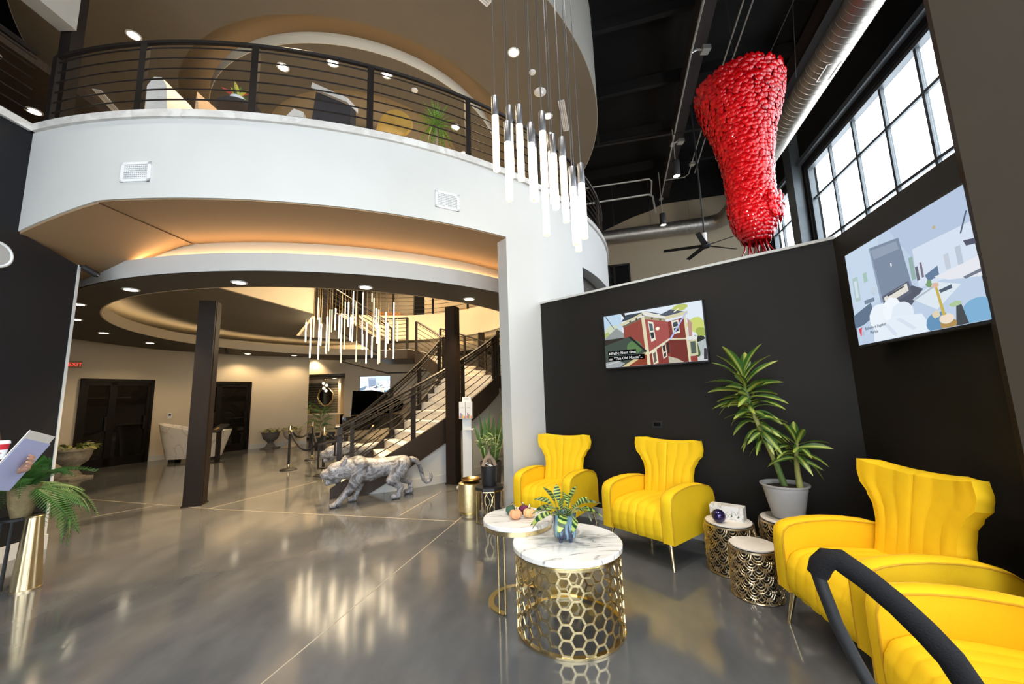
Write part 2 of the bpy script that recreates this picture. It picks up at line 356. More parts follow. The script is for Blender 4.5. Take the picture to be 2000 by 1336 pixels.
# dropped ring soffit with white fascia and the upstand behind it
CI = (-3.98, 9.6)
def ring_soffit():
    vs = []; fs = []; n = 180
    mbb = MB()
    for i in range(n):
        a = 360*i/n; t = radians(a); aa = (a+180) % 360-180
        Ro = 5.05 if abs(aa) < 52 else min(6.5, 5.05+(abs(aa)-52)*0.06)
        ix, iy = CI[0]+4.42*sin(t), CI[1]-4.42*cos(t)
        ox, oy = P(a, Ro)
        vs += [(ix, iy, 3.08), (ox, oy, 3.08), (ox, oy, 3.2), (ix, iy, 3.2)]
    for i in range(n):
        j = (i+1) % n
        mbb.cur = 0; fs = [(i*4, i*4+1, j*4+1, j*4)]
        for k, mi in ((0, 0), (1, 1), (2, 1), (3, 2)):
            s_ = (i*4+k, i*4+(k+1) % 4, j*4+(k+1) % 4, j*4+k); mbb.f.append(list(s_)); mbb.mi.append(mi); mbb.sm.append(True)
    mbb.v = vs
    return mbb.build('ceiling_ring', [M_brown, M_white, M_cream], props=STRUCT, sharp=30)
ring_soffit()
mb = MB(); mb.sector(C0, 5.03, 5.05, 3.08, 3.31, -52, 52, 80); struct(mb, 'trim_3', M_white)
mb = MB(); mb.sector(C0, 4.84, 4.90, 3.2, 3.53, -52, 52, 80); struct(mb, 'wall_upstand', M_cream)
def inner_lip(z0, z1, r0, r1):
    m_ = MB(); m_.sector(CI, r0, r1, z0, z1, 0, 360, 160, True); return m_
struct(inner_lip(3.08, 3.30, 4.40, 4.42), 'trim_4', M_cream)
# rear cream wall of the rotunda (a gentle curve) and the bar niche behind it
WP = [(-12.2, 6.2), (-11.3, 7.9), (-10.62, 9.52), (-10.13, 10.74), (-9.55, 11.8), (-8.83, 12.87), (-8.0, 13.5), (-7.38, 13.9)]
mb = MB(); n_ = len(WP); vs = []; 
for x, y in WP:
    for dx in (0, 1):
        dd = Vector((x-C0[0], y-C0[1])).normalized()*0.2*dx; vs += [(x+dd.x, y+dd.y, 0), (x+dd.x, y+dd.y, 3.6)]
fs = []
for i in range(n_-1):
    a, b = i*4, i*4+4; fs += [(a, b, b+1, a+1), (a+2, a+3, b+3, b+2), (a+1, b+1, b+3, a+3)]
fs += [(0, 1, 3, 2), ((n_-1)*4, (n_-1)*4+2, (n_-1)*4+3, (n_-1)*4+1)]
mb.add(vs, fs, True); struct(mb, 'wall_back', M_cream, sharp=60)
def wall_at(i, t, off=0.0, z=0.0):
    (x0, y0), (x1, y1) = WP[i], WP[i+1]; x, y = x0+(x1-x0)*t, y0+(y1-y0)*t; d = Vector((C0[0]-x, C0[1]-y)).normalized()*off
    return Vector((x+d.x, y+d.y, z))
for i, (i0, t0, i1, t1) in enumerate([(0, 0.0, 2, 0.0), (3, 0, 5, 0), (5, 0.02, 6, 1)]):
    m_ = MB()
    pts = [wall_at(i0, t0)] + [Vector((*WP[k], 0)) for k in range(i0+1, i1+(1 if t1 else 0))] + ([wall_at(i1, t1)] if t1 else [Vector((*WP[i1], 0))])
    for a, b in zip(pts, pts[1:]):
        d = Vector((C0[0]-a.x, C0[1]-a.y, 0)).normalized()*0.012
        if (b-a).length > 0.01: m_.bar(a+d+Vector((0, 0, .07)), b+d+Vector((0, 0, .07)), 0.024, 0.14)
    struct(m_, 'baseboard_back' if i == 0 else 'baseboard_back_%d' % (i+1), M_white)
mb = MB(); mb.box(-9.6, -6.42, 16.0, 16.2, 0, 3.5); mb.box(-9.0, -6.4, 15.25, 15.45, 2.55, 3.5); struct(mb, 'wall_niche', M_cream)
mb = MB(); mb.box(-9.0, -6.45, 15.3, 16.0, 2.40, 2.46); struct(mb, 'trim_5', M_brown)
mb = MB(); mb.box(-6.56, -6.45, 15.0, 16.0, 0, 3.3); mb.box(-7.12, -7.02, 15.7, 16.0, 0, 2.4); struct(mb, 'trim_6', M_cream)
mb = MB(); mb.box(-6.45, 1.2, 15.0, 15.2, 0, 3.52); struct(mb, 'wall_back_right', M_cream)
mb = MB(); mb.box(-9.6, 2.2, 13.9, 18, 3.3, 3.5); struct(mb, 'ceiling_rear', M_cream)
mb = MB(); mb.box(-10.0, -9.6, 13.8, 18, 0, 3.5); struct(mb, 'wall_niche_left', M_cream)
# wall under the stair
mb = MB(); mb.sector(C0, 3.56, 3.575, 0, 0.14, 26, 72, 30); struct(mb, 'baseboard_stair', M_white)
# TV partition, side partition and the tall wall at the right
WT0, WT1 = (0.408, 5.169), (2.78, 3.155); WB1 = (2.372, 1.672)
def thick(a, b, t): # points offset to the back of a wall run a->b
    d = Vector((b[0]-a[0], b[1]-a[1])).normalized(); nrm = Vector((-d.y, d.x))*t; return (a[0]+nrm.x, a[1]+nrm.y), (b[0]+nrm.x, b[1]+nrm.y)
a2, b2 = thick(WT0, WT1, 0.18)
mb = MB(); mb.prism([WT0, WT1, (WT1[0]+0.22, WT1[1]+0.05), b2, a2], 0, 2.69); struct(mb, 'wall_partition', M_dark)
a3, b3 = thick(WT1, WB1, 0.18)
mb = MB(); mb.prism([WT1, WB1, b3, a3], 0, 2.69); struct(mb, 'wall_partition_right', M_dark)
mb = MB(); mb.prism([(WT0[0]-.01, WT0[1]-.015), (WT1[0]-.005, WT1[1]-.02), (WT1[0]+0.24, WT1[1]+0.07), (b2[0]+.03, b2[1]+.03), a2], 2.69, 2.715); struct(mb, 'trim_7', M_white)
def along(a, b, t, off=0.0, z=0.0):
    d = Vector((b[0]-a[0], b[1]-a[1], 0)).normalized(); nrm = Vector((d.y, -d.x, 0)); return Vector((a[0], a[1], z)) + d*t + nrm*off
m_ = MB(); m_.bar(along(WT0, WT1, 0.0, .01, .065), along(WT0, WT1, 3.1, .01, .065), 0.02, 0.13); struct(m_, 'baseboard_partition', M_white)
m_ = MB(); m_.bar(along(WT1, WB1, 0.02, .01, .065), along(WT1, WB1, 1.5, .01, .065), 0.02, 0.13); struct(m_, 'baseboard_partition_right', M_white)
E0 = (2.165, 1.697)
mb = MB(); mb.prism([E0, (E0[0]+1.3, E0[1]-0.29), (E0[0]+1.3, E0[1]-0.05), (E0[0]+.12, E0[1]+.115)], 0, 10.2); struct(mb, 'wall_right', M_olive)
# outer wall with the tall windows
AZ = radians(14.5); WD = Vector((sin(AZ), cos(AZ), 0)); WN = Vector((-cos(AZ), sin(AZ), 0)); WA = Vector((6.0, 0, 0))
def wpt(s, z, off=0.0): return WA + WD*s + WN*off + Vector((0, 0, z))
def wbox(mbx, s0, s1, z0, z1, o0, o1):
    vs = [wpt(s, z, o) for z in (z0, z1) for o in (o0, o1) for s in (s0, s1)]
    mbx.add(vs, [(0, 2, 3, 1), (4, 5, 7, 6), (0, 1, 5, 4), (2, 6, 7, 3), (0, 4, 6, 2), (1, 3, 7, 5)], False)
WZ0, WZ1 = 4.2, 7.78
mb = MB(); wbox(mb, .72, 16, 0, WZ0, -.3, 0); wbox(mb, -7, -5.3, 0, WZ0, -.3, 0); wbox(mb, -5.3, .72, 0, .3, -.3, 0); wbox(mb, -7, 16, WZ1, 10.2, -.3, 0)
wbox(mb, -7, -5.3, WZ0, WZ1, -.3, 0); wbox(mb, 10.82, 11.5, WZ0, WZ1, -.3, 0); wbox(mb, 13.55, 16, WZ0, WZ1, -.3, 0); wbox(mb, .72, 1.5, WZ0, WZ1, -.3, 0); struct(mb, 'wall_outer', M_black)
mb = MB(); wbox(mb, -7, 16, 7.93, 8.06, 0, .12); struct(mb, 'trim_8', M_wframe)
mb = MB(); wbox(mb, 10.95, 11.4, 2.6, 9.9, 0.0, .25); struct(mb, 'trim_9', M_wframe)
def window(name, s0, s1, mull, bars, WZ0=WZ0):
    w = MB()
    wbox(w, s0, s1, WZ1-.09, WZ1, -.2, -.06); wbox(w, s0, s1, WZ0, WZ0+.09, -.2, -.06); wbox(w, s0, s0+.08, WZ0, WZ1, -.2, -.06); wbox(w, s1-.08, s1, WZ0, WZ1, -.2, -.06)
    o = struct(w, name, M_wframe)
    for s_ in mull:
        k = MB(); wbox(k, s_-.032, s_+.032, WZ0, WZ1, -.17, -.10); k.build('mullion', M_wframe, o)
    for z in bars:
        k = MB(); wbox(k, s0, s1, z-.032, z+.032, -.165, -.105); k.build('glazing_bar', M_wframe, o)
    ss = [s0]+mull+[s1]; zs = [WZ0]+bars+[WZ1]
    for a, b in zip(ss, ss[1:]):
        for c_, d in zip(zs, zs[1:]):
            k = MB(); wbox(k, a+.04, b-.04, c_+.03, d-.03, -.135, -.128); k.build('window_pane', M_pane, o)
window('window_1', 1.5, 10.82, [2.6, 3.6, 4.65, 5.68, 6.69, 7.70, 8.71, 9.72], [5.44, 6.78])
window('window_2', 11.5, 13.55, [12.15, 12.85], [5.44, 6.78])
window('window_3', -5.3, .72, [-4.3, -3.3, -2.3, -1.3, -.3], [2.6, 4.2, 5.44, 6.78], .3)
# far beige wall with black band above, upper room window
FA = Vector((-4.0, 17.4, 0)); FD = Vector((0.9646, -0.264, 0)); FN = Vector((-.264, -.9646, 0))
def fpt(s, z, off=0): return FA+FD*s+FN*off+Vector((0, 0, z))
s_of = lambda x: (x-FA.x)/FD.x
mb = MB(); prof = [(s_of(-4), 0), (s_of(10), 0), (s_of(10), 8.92), (s_of(6.2), 8.92), (s_of(5.8), 8.72), (s_of(5.1), 8.55), (s_of(4.0), 8.15), (s_of(-4), 7.2)]
mb.extr([fpt(s, z) for s, z in prof], -FN*.2); struct(mb, 'wall_far', M_far)
mb = MB(); mb.extr([fpt(s_of(-4), 0, -.01), fpt(s_of(10), 0, -.01), fpt(s_of(10), 10.2, -.01), fpt(s_of(-4), 10.2, -.01)], -FN*.25); struct(mb, 'wall_far_upper', M_black)
def fbox(m, s0, s1, z0, z1, o0, o1):
    vs = [fpt(s, z, o) for z in (z0, z1) for o in (o0, o1) for s in (s0, s1)]
    m.add(vs, [(0, 2, 3, 1), (4, 5, 7, 6), (0, 1, 5, 4), (2, 6, 7, 3), (0, 4, 6, 2), (1, 3, 7, 5)], False)
sA, sB = s_of(3.4), s_of(4.86)
w = MB(); fbox(w, sA, sB, 6.56, 6.62, 0, .05); fbox(w, sB-.06, sB, 4.45, 6.6, 0, .05); fbox(w, sA, sA+.06, 4.45, 6.6, 0, .05); fbox(w, s_of(4.22), s_of(4.22)+.09, 4.45, 6.6, 0, .05)
wn4 = struct(w, 'window_4', M_steel)
k = MB(); fbox(k, sA, sB, 4.45, 6.58, .005, .012); k.build('window_pane', M_glassdk, wn4)
k = MB(); fbox(k, s_of(4.32), sB-.07, 4.9, 5.75, .014, .02); k.build('lit_room_wall', mat('lit_room_glow', (.55, .42, .24), .6, emit=(.9, .62, .3), estr=.28), wn4)  # room light put into this panel as a faint glow
# black ceiling with beams and the upper drum disc
mb = MB(); mb.prism([(-14, -4.2), (4.9, -4.2), (9.9, 15.0), (9.9, 20), (-14, 20)], 10.1, 10.4); cei = struct(mb, 'ceiling', M_black)
for i, (x, wd) in enumerate([(3.95, .3), (6.6, .25)]):
    k = MB(); a = Vector((x-.268*6, 0, 9.4)); k.bar(a, a+Vector((sin(radians(15.3)), cos(radians(15.3)), 0))*15, wd, .5); k.build('ceiling_beam', mat('ceiling_beam_paint', (.016, .010, .009), .7), cei)
for y in (4.5, 6.6, 8.7, 10.8, 12.9):
    k = MB(); k.bar((0.4, y+1.6, 9.75), (9.5, y-.88, 9.75), .12, .3); k.build('ceiling_joist', M_black, cei)
mb = MB(); mb.sector(C0, 3.94, 6.0, 7.95, 10.1, 0, 360, 180, True); struct(mb, 'ceiling_drum', [M_taupe], sharp=30)
mb = MB(); mb.sector(C0, 6.0, 6.012, 7.95, 10.1, 0, 360, 180, True); struct(mb, 'wall_drum', MATS['grey_header_paint'], sharp=30)
mb = MB(); mb.lathe([(0.02, 8.38), (3.98, 8.38), (3.98, 8.43), (0.02, 8.43)], 120, C0); struct(mb, 'ceiling_tray', M_taupe)
mb = MB(); mb.sector(C0, 2.35, 3.42, 7.93, 8.13, 0, 360, 140, True); struct(mb, 'ceiling_disc', mat('umber_disc_paint', (.125, .108, .082), .75, var=.03), sharp=30)
mb = MB(); mb.sector(C0, 0.02, 2.36, 8.05, 8.12, 0, 360, 100, True); struct(mb, 'ceiling_disc_inner', mat('light_taupe_paint', (.27, .225, .16), .75, var=.03), sharp=30)
mb = MB(); mb.sector(C0, 3.42, 3.43, 7.93, 8.16, 0, 360, 140, True); struct(mb, 'trim_10', M_cream, sharp=30)
# front wall behind the camera with its glazed shopfront
mb = MB()
for x0, x1, z0, z1 in ((-14, -4.9, 0, 10.2), (5.0, 5.6, 0, 10.2), (-4.9, 5.0, 5.4, 10.2)): mb.box(x0, x1, -4.2, -4.0, z0, z1)
struct(mb, 'wall_front', M_olive)
w = MB(); w.box(-4.9, 5.0, -4.15, -4.05, 5.3, 5.4); w.box(-4.9, 5.0, -4.15, -4.05, 4.2, 4.3); w.box(-4.9, 5.0, -4.15, -4.05, 0, .1)
for k in range(7): w.box(-4.9+9.82*k/6, -4.82+9.82*k/6, -4.15, -4.05, 0, 5.4)
o = struct(w, 'window_5', M_wframe); MB().box(-4.9, 5.0, -4.11, -4.1, .05, 5.35).build('window_pane', M_pane, o)
# second storey left of the balcony: timber ceiling, dark glass screen, cream curved wall, walls at the back
mb = MB(); mb.box(-14, -5.26, -4, 3.9, 6.95, 7.1); mb.box(-14, -7.5, 3.9, 7.0, 6.95, 7.1); struct(mb, 'ceiling_left', mat('dark_timber_ceiling', (.045, .030, .020), .5, var=.3, scale=3, stretch=(1, 14, 1)))
mb = MB(); mb.box(-14, -5.26, -6, 3.4, 4.2, 4.42); mb.box(-14, -9.4, 3.4, 14, 4.2, 4.42); struct(mb, 'floor_upper_left', M_brown)
mb = MB(); mb.box(-13.2, -13.0, -4, 20, 0, 10.2); struct(mb, 'wall_upper_left', mat('umber_paint', (.05, .038, .028), .6))
mb = MB(); mb.sector(C0, 5.72, 5.80, 4.42, 7.95, -84, -63, 20); struct(mb, 'wall_upper_curved', M_cream)
mb = MB(); mb.box(-5.25, -5.12, 3.99, 4.12, 4.42, 10.1); struct(mb, 'wall_column_upper', M_steel)
mb = MB(); mb.sector(C0, 8.3, 8.5, 4.42, 9.0, 138, 262, 60); struct(mb, 'wall_upper_back', mat('warm_grey_paint', (.17, .135, .09), .6))
mb = MB(); mb.sector(C0, 5.79, 8.4, 4.2, 4.42, 138, 262, 60); struct(mb, 'floor_upper_back', M_brown)
mb = MB(); mb.sector(C0, 5.9, 8.4, 7.3, 7.4, 138, 262, 60); struct(mb, 'ceiling_upper_back', M_brown)
# ================================================================ LIGHT FITTINGS
M_lens = emis('lamp_lens', (1.0, 0.86, 0.62), 14.0); M_led = emis('led_strip_warm', (1.0, 0.62, 0.30), 18.0*K_LED); M_ledw = emis('led_strip_soft', (1.0, 0.70, 0.36), 40.0*K_LED)
M_ledu = emis('led_strip_amber', (1.0, 0.62, 0.30), 11.0*K_LED)
def downlight(x, y, z, label, group, power=0, r=.075, aim=None, size=110, cat='downlight'):
    t = thing('recessed_downlight', label, cat, (x, y, z), 0, group)
    a = MB(); a.lathe([(r*1.05, 0.0), (r*1.32, -0.002), (r*1.32, -0.012), (r*1.02, -0.014), (r*.98, 0.0)], 24, cap=False); a.build('trim_ring', M_wpl, t)
    b = MB(); b.lathe([(0.001, -.008), (r, -.008), (r, -.003), (0.001, -.003)], 20); b.build('lens', M_lens, t)
    if power: spot('downlight_lamp', (x, y, z-.05), aim or (x, y, 0), power, size)
    return t
RL = [(-5.24, 5.13), (-3.63, 4.97), (-2.09, 5.38), (-0.69, 6.23)]
for i, (x, y) in enumerate(RL):
    downlight(x, y, 3.08, 'round downlight in the near side of the brown ring soffit, %s from the left' % ORD[i], 'downlights in the near ring soffit', 60)
for i, (x, y) in enumerate([(-6.71, 5.78), (-7.88, 6.78), (-8.77, 8.11), (-9.17, 9.6), (-8.55, 12.3), (-7.5, 13.1)]):
    downlight(x, y, 3.08, 'small downlight in the rear band of the ring soffit, %s from the dark wall edge' % ORD[i], 'downlights in the rear ring soffit', 19, size=140)
for i, (x, y, z) in enumerate([(-6.48, 5.91, 7.95), (-4.28, 6.63, 7.93), (-3.28, 6.57, 7.93), (-2.34, 6.88, 7.93), (-1.2, 8.46, 7.93), (-1.13, 9.49, 7.93), (.21, 6.49, 7.95), (1.02, 8.21, 7.95)]):
    downlight(x, y, z, 'round downlight in the grey-brown upper drum ceiling, %s from the left' % ORD[i], 'downlights in the upper drum ceiling', 55 if i in (1, 3, 6) else 0, .085)
for i, (x, y) in enumerate([(-1.89, 7.3), (.59, 6.96)]):
    t = tag(MB().lathe([(0.001, 0), (.07, 0), (.065, -.02), (0.001, -.03)], 20, (x, y)).build('ceiling_sensor', M_wpl), ['small white disc sensor on the inner ceiling disc', 'small white disc sensor beside the smoke detector on the upper drum ceiling'][i], 'sensor'); t.location.z = 7.95 if i else 7.93
t = thing('smoke_detector', 'round white smoke detector on the upper drum ceiling behind the pendant cables', 'smoke detector', (.78, 7.48, 7.95))
MB().lathe([(0.001, 0), (.13, 0), (.13, -.02), (.10, -.03), (0.001, -.03)], 24).build('base_plate', M_wpl, t); MB().lathe([(0.001, -.03), (.07, -.03), (.055, -.07), (0.001, -.075)], 20).build('sensor_head', M_wpl, t)
for lab, a, b in [('long slot diffuser in the upper drum ceiling beside the pendant cables', (1.27, 7.75), (1.52, 8.72)), ('slot diffuser cut off by the top edge of the picture', (-.5, 5.25), (-.2, 5.55)), ('ribbed slot diffuser in the upper ceiling at far left behind the railing', (-8.35, 7.05), (-8.6, 7.75))]:
    t = thing('slot_diffuser', lab, 'air vent', (a[0], a[1], 7.95))
    d = Vector((b[0]-a[0], b[1]-a[1], 0)); p0, p1 = Vector((0, 0, -.008)), d+Vector((0, 0, -.008)); n_ = Vector((-d.y, d.x, 0)).normalized()
    m = MB(); m.bar(p0+n_*.06, p1+n_*.06, .025, .016); m.bar(p0-n_*.06, p1-n_*.06, .025, .016); m.bar(p0-n_*.07, p0+n_*.07, .025, .016); m.bar(p1-n_*.07, p1+n_*.07, .025, .016); m.build('frame', M_wpl, t)
    for o_ in (-.022, .022): MB().bar(p0+n_*o_, p1+n_*o_, .022, .01).build('blade', M_wpl, t)
    MB().bar(p0, p1, .12, .002).build('throat', M_gpl, t)
def strip_out():
    m = MB(); n = 90; vs = []
    for i in range(n+1):
        a = -46+96*i/n
        for r, z in ((4.988, 3.306), (4.972, 3.338), (4.960, 3.338), (4.960, 3.306)): vs.append(P(a, r, z))
    fs = [(i*4, i*4+1, i*4+5, i*4+4) for i in range(n)]; m.add(vs, fs); return m
tag(strip_out().build('led_strip', M_led), 'warm light strip hidden on top of the near ring soffit under the orange ceiling', 'light strip')
tag(MB().sector(CI, 4.45, 4.47, 3.275, 3.283, 0, 360, 160, True).build('led_strip', M_ledw), 'warm light strip in the cove along the inner edge of the ring soffit', 'light strip')
tag(MB().sector(C0, 3.36, 3.39, 8.135, 8.145, 0, 360, 140, True).build('led_strip', M_ledu), 'amber light strip on top of the suspended disc in the upper ceiling', 'light strip')
for i, (x, y) in enumerate([(-6.6, 4.3), (-7.9, 5.2), (-8.7, 6.4)]):
    downlight(x, y, 6.95, 'downlight in the dark timber ceiling above the left balcony, %s along' % ORD[i], 'downlights above the left balcony', 0, .09)
for i, (x, y, z) in enumerate([(-7.9, 15.0, 2.40+.9), (-7.0, 15.0, 3.3), (-7.25, 15.6, 2.40)]):
    downlight(x, y, z, ['downlight in the niche ceiling in front of the header', 'downlight by the right side of the niche opening', 'downlight over the dark tiled bar back'][i], None, 40, .08)
for i, (x, y) in enumerate([(-5.0, 14.3), (-2.6, 14.2), (-.6, 13.0)]): spot('rear_lamp', (x, y, 3.25), (x, y, 0), 60, 150)
for (x, y, z, tx, ty, p) in [(-2.0, 8.5, 7.4, -2.0, 8.5, 1000), (-4.6, 11.0, 7.4, -4.4, 11.2, 900), (-1.2, 11.2, 7.4, -1.2, 11.4, 600)]: spot('atrium_fill', (x, y, z), (tx, ty, 0), p, 100, .8)  # added fill spots without fixtures, brightening the stairwell
spot('accent_lamp', (0.5, 4.2, 7.2), (2.1, 3.7, 1.9), 60, 40, 1.0)
spot('balcony_lamp', (-3.3, 5.2, 7.5), (-2.6, 5.0, 4.5), 170, 110, .8)
spot('sculpture_lamp', (3.0, 3.6, 3.2), (4.4, 6.4, 5.6), 240, 50, .8, (1.0, .88, .74))
spot('upper_back_lamp', (-4.5, 16.0, 7.1), (-4.5, 16.5, 4.4), 200, 150, .8); spot('upper_back_lamp', (-2.2, 15.4, 7.1), (-2.2, 16.2, 4.4), 160, 150, .8)
spot('right_wall_lamp', (1.3, 0.6, 6.5), (2.9, 1.6, 2.6), 34, 60, 1.0, (1, .75, .42))
# ---- the two hanging tube chandeliers
M_bubble = ramp_mat('bubbled_glass_tube', [(0.0, (1, 1, 1)), (1.0, (1, 1, 1))], 'noise', 20)
def bubble():
    m = MATS['bubbled_glass_tube']; N = m.node_tree.nodes; L = m.node_tree.links; b = N['Principled BSDF']
    tc = N.new('ShaderNodeTexCoord'); v = N.new('ShaderNodeTexVoronoi'); v.inputs['Scale'].default_value = 70; L.new(tc.outputs['Object'], v.inputs['Vector'])
    r = N.new('ShaderNodeValToRGB'); r.color_ramp.elements[0].position = .36; r.color_ramp.elements[0].color = (.22, .13, .04, 1); r.color_ramp.elements[1].position = .56; r.color_ramp.elements[1].color = (1, .83, .52, 1)
    L.new(v.outputs['Distance'], r.inputs[0]); L.new(r.outputs[0], b.inputs['Emission Color']); b.inputs['Emission Strength'].default_value = 1.35*K_TUBE
bubble()
M_tube = emis('led_tube', (1.0, 0.72, 0.34), 2.6*K_TUBE); M_tubew = emis('led_tube_bright', (1.0, 0.80, 0.52), 15.0*K_TUBE)
PEND = [(-0.081, 2.95, 3.29, 3.8, 3.98), (0.041, 3.1, 3.55, 3.83, 4.02), (0.017, 2.85, 2.98, 3.48, 3.68), (0.121, 2.95, 2.97, 3.71, 3.87), (0.21, 2.9, 2.92, 3.5, 3.65), (0.245, 3.15, 3.36, 3.63, 3.8), (0.313, 2.95, 3.14, 3.64, 3.79), (0.325, 3.1, 2.84, 3.29, 3.4), (0.408, 3.05, 3.04, 3.5, 3.67), (0.413, 3.25, 3.19, 3.66, 3.85), (0.486, 3.05, 3.07, 3.47, 3.62), (0.513, 3.2, 3.01, 3.45, 3.6), (0.55, 3.0, 2.65, 3.16, 3.31), (0.605, 3.2, 2.83, 3.18, 3.35), (0.645, 3.1, 2.83, 3.25, 3.4)]
t = thing('pendant_chandelier', 'chandelier of bubbled glass tubes with grey caps on long cables before the white balcony', 'chandelier', (.28, 3.05, 9.9))
MB().box(-.6, .6, -.3, .3, 0, .1).build('canopy', M_chrome, t)
for x, y, z0, z1, z2 in PEND:
    z0 = z1-.50; z2 = z1+.18
    MB().tube([(x, y, z2), (x, y, 9.9)], .0035, 5).build('cable', M_chrome, t, world=True)
    MB().lathe([(.029, z1-.005), (.030, z1), (.030, z2-.006), (.026, z2), (.004, z2+.004)], 16, (x, y)).build('metal_cap', M_chrome, t, world=True)
    MB().lathe([(.0285, z0), (.029, z0+.004), (.029, z1)], 16, (x, y)).build('glass_tube', M_bubble, t, world=True)
TUB2 = [(-5.1, 9.37, 2.94, 3.43), (-5.1, 9.6, 2.57, 3.59), (-4.96, 9.47, 3.05, 3.6), (-4.97, 9.67, 3.55, 4.13), (-4.94, 9.7, 2.53, 3.61), (-4.57, 9.07, 2.79, 3.32), (-4.34, 8.88, 2.57, 3.45), (-4.86, 10.08, 2.78, 3.91), (-4.38, 9.19, 3.13, 3.69), (-4.26, 9.12, 3.17, 3.69), (-4.77, 10.44, 3.18, 3.82), (-4.29, 9.52, 2.66, 3.66), (-4.57, 10.17, 2.47, 2.74), (-4.21, 9.53, 2.75, 3.96), (-4.26, 9.84, 3.38, 4.03), (-3.79, 8.89, 2.86, 3.42), (-4.14, 9.84, 2.97, 4.32), (-4.25, 10.3, 3.49, 4.15), (-3.94, 9.62, 2.43, 2.96), (-3.97, 10.06, 3.16, 4.34), (-3.8, 9.92, 2.41, 3.49), (-3.42, 8.69, 2.61, 2.96), (-3.74, 10.09, 4.08, 4.32), (-3.56, 9.75, 3.06, 4.1), (-3.38, 9.17, 2.47, 2.98), (-3.1, 8.64, 3.09, 3.54), (-3.66, 10.29, 2.98, 3.53), (-3.35, 9.52, 2.35, 3.73), (-3.48, 10.0, 2.42, 3.43), (-3.42, 10.28, 2.59, 3.83), (-3.26, 9.97, 2.93, 3.47), (-3.21, 10.3, 2.55, 4.1), (-2.84, 9.4, 2.88, 3.38)]
t = thing('tube_chandelier', 'large chandelier of slim glowing rods hanging in the stairwell of the rotunda', 'chandelier', (C0[0], C0[1], 7.9))
MB().lathe([(0.001, 0), (1.1, 0), (1.1, -.06), (0.001, -.06)], 40).build('canopy', M_chrome, t)
for i, (x, y, z0, z1) in enumerate(TUB2):
    MB().tube([(x, y, z1), (x, y, 7.86)], .005, 4).build('cable', M_dgold, t, world=True)
    MB().lathe([(.012, z0), (.013, z0+.01), (.013, z1-.01), (.012, z1)], 8, (x, y)).build('light_rod', M_tubew if i % 5 in (0, 1, 4) else M_tube, t, world=True)
for q in ((.05, 2.95, 3.5), (.3, 3.0, 3.3), (.58, 3.12, 3.1)):
    l = bpy.data.lights.new('tube_lamp', 'POINT'); l.energy = 8; l.color = (1, .86, .64); l.shadow_soft_size = .12; o = bpy.data.objects.new('tube_lamp', l); COL.objects.link(o); o.location = q
# ================================================================ CEILING SERVICES
def conduit(name, label, paths, r=.022, boxes=(), m=None):
    t = thing(name, label, 'conduit', paths[0][0])
    for p in paths: MB().tube(p, r, 6).build('conduit_pipe', m or M_cond, t, world=True)
    for (x, y, z, s_) in boxes: MB().box(x-s_, x+s_, y-s_, y+s_, z-s_*.6, z+s_*.6).build('junction_box', M_cond, t, world=True)
    return t
conduit('electrical_conduit', 'long pale conduit with two stub boxes running along the black ceiling', [[(3.5, 5.0, 8.7), (4.09, 7.4, 8.7), (4.95, 10.5, 8.7), (5.84, 13.73, 8.7)], [(4.09, 7.4, 8.7), (4.2, 7.36, 8.74), (4.36, 7.37, 8.74)], [(4.95, 10.5, 8.7), (5.05, 10.46, 8.74), (5.15, 10.44, 8.74)]], .022, [(4.39, 7.37, 8.74, .085), (5.17, 10.44, 8.74, .085), (5.84, 13.73, 8.68, .06), (4.95, 10.5, 8.68, .05)])
conduit('electrical_conduit', 'pair of thin parallel conduits disappearing behind the red glass sculpture', [[(4.55, 6.2, 8.7), (5.54, 9.93, 8.7), (6.16, 12.11, 8.7), (6.1, 12.3, 8.7), (5.45, 12.46, 8.7)], [(4.72, 6.16, 8.7), (5.70, 9.88, 8.7), (6.34, 12.05, 8.7)]], .016, [(6.0, 11.5, 8.68, .07)])
conduit('electrical_conduit', 'upper of two pale conduits crossing to the rotunda with a bent end', [[(2.6, 12.86, 8.7), (4.61, 12.4, 8.7), (4.9, 12.33, 8.7), (5.03, 12.45, 8.68), (5.3, 13.3, 8.6)]], .028)
conduit('electrical_conduit', 'lower of two pale conduits crossing to the rotunda with a bent end', [[(2.9, 14.0, 8.7), (4.86, 13.48, 8.7), (5.25, 13.38, 8.7), (5.42, 13.45, 8.66), (5.5, 13.5, 8.0)]], .036)
conduit('sprinkler_pipe', 'dark sprinkler pipe crossing the black ceiling below the joists', [[(2.42, 10.57, 8.7), (2.58, 10.53, 8.7), (5.45, 9.88, 8.7), (7.6, 9.4, 8.7)], [(2.75, 10.49, 8.7), (2.68, 10.2, 9.7)]], .03, (), M_steel)
conduit('hanger_wire', 'thin hanger wire running above the top of the red sculpture', [[(5.46, 6.0, 8.7), (5.96, 7.89, 8.7)], [(6.3, 7.2, 9.9), (6.45, 7.6, 8.2)]], .008, (), M_chrome)
for i, (x, y, z, h) in enumerate([(4.68, 9.85, 7.29, .46), (5.09, 11.97, 6.84, .40)]):
    t = thing('pendant_spotlight', ['larger black cylinder spotlight hanging from the pale conduit', 'smaller black cylinder spotlight hanging before the steel duct'][i], 'spotlight', (x, y, z))
    MB().lathe([(.085, .012), (.095, 0), (.10, .01), (.10, h-.02), (.09, h), (.001, h)], 24, cap=False).build('housing', M_blackpl, t); MB().lathe([(.001, .014), (.083, .014), (.083, .02), (.001, .02)], 20).build('lens', M_lens, t)
    MB().tube([(0, 0, h), (0, 0, 8.7-z)], .012, 6).build('drop_rod', M_cond, t); spot('pendant_lamp', (x, y, z-.05), (x, y, 0), 40, 80)
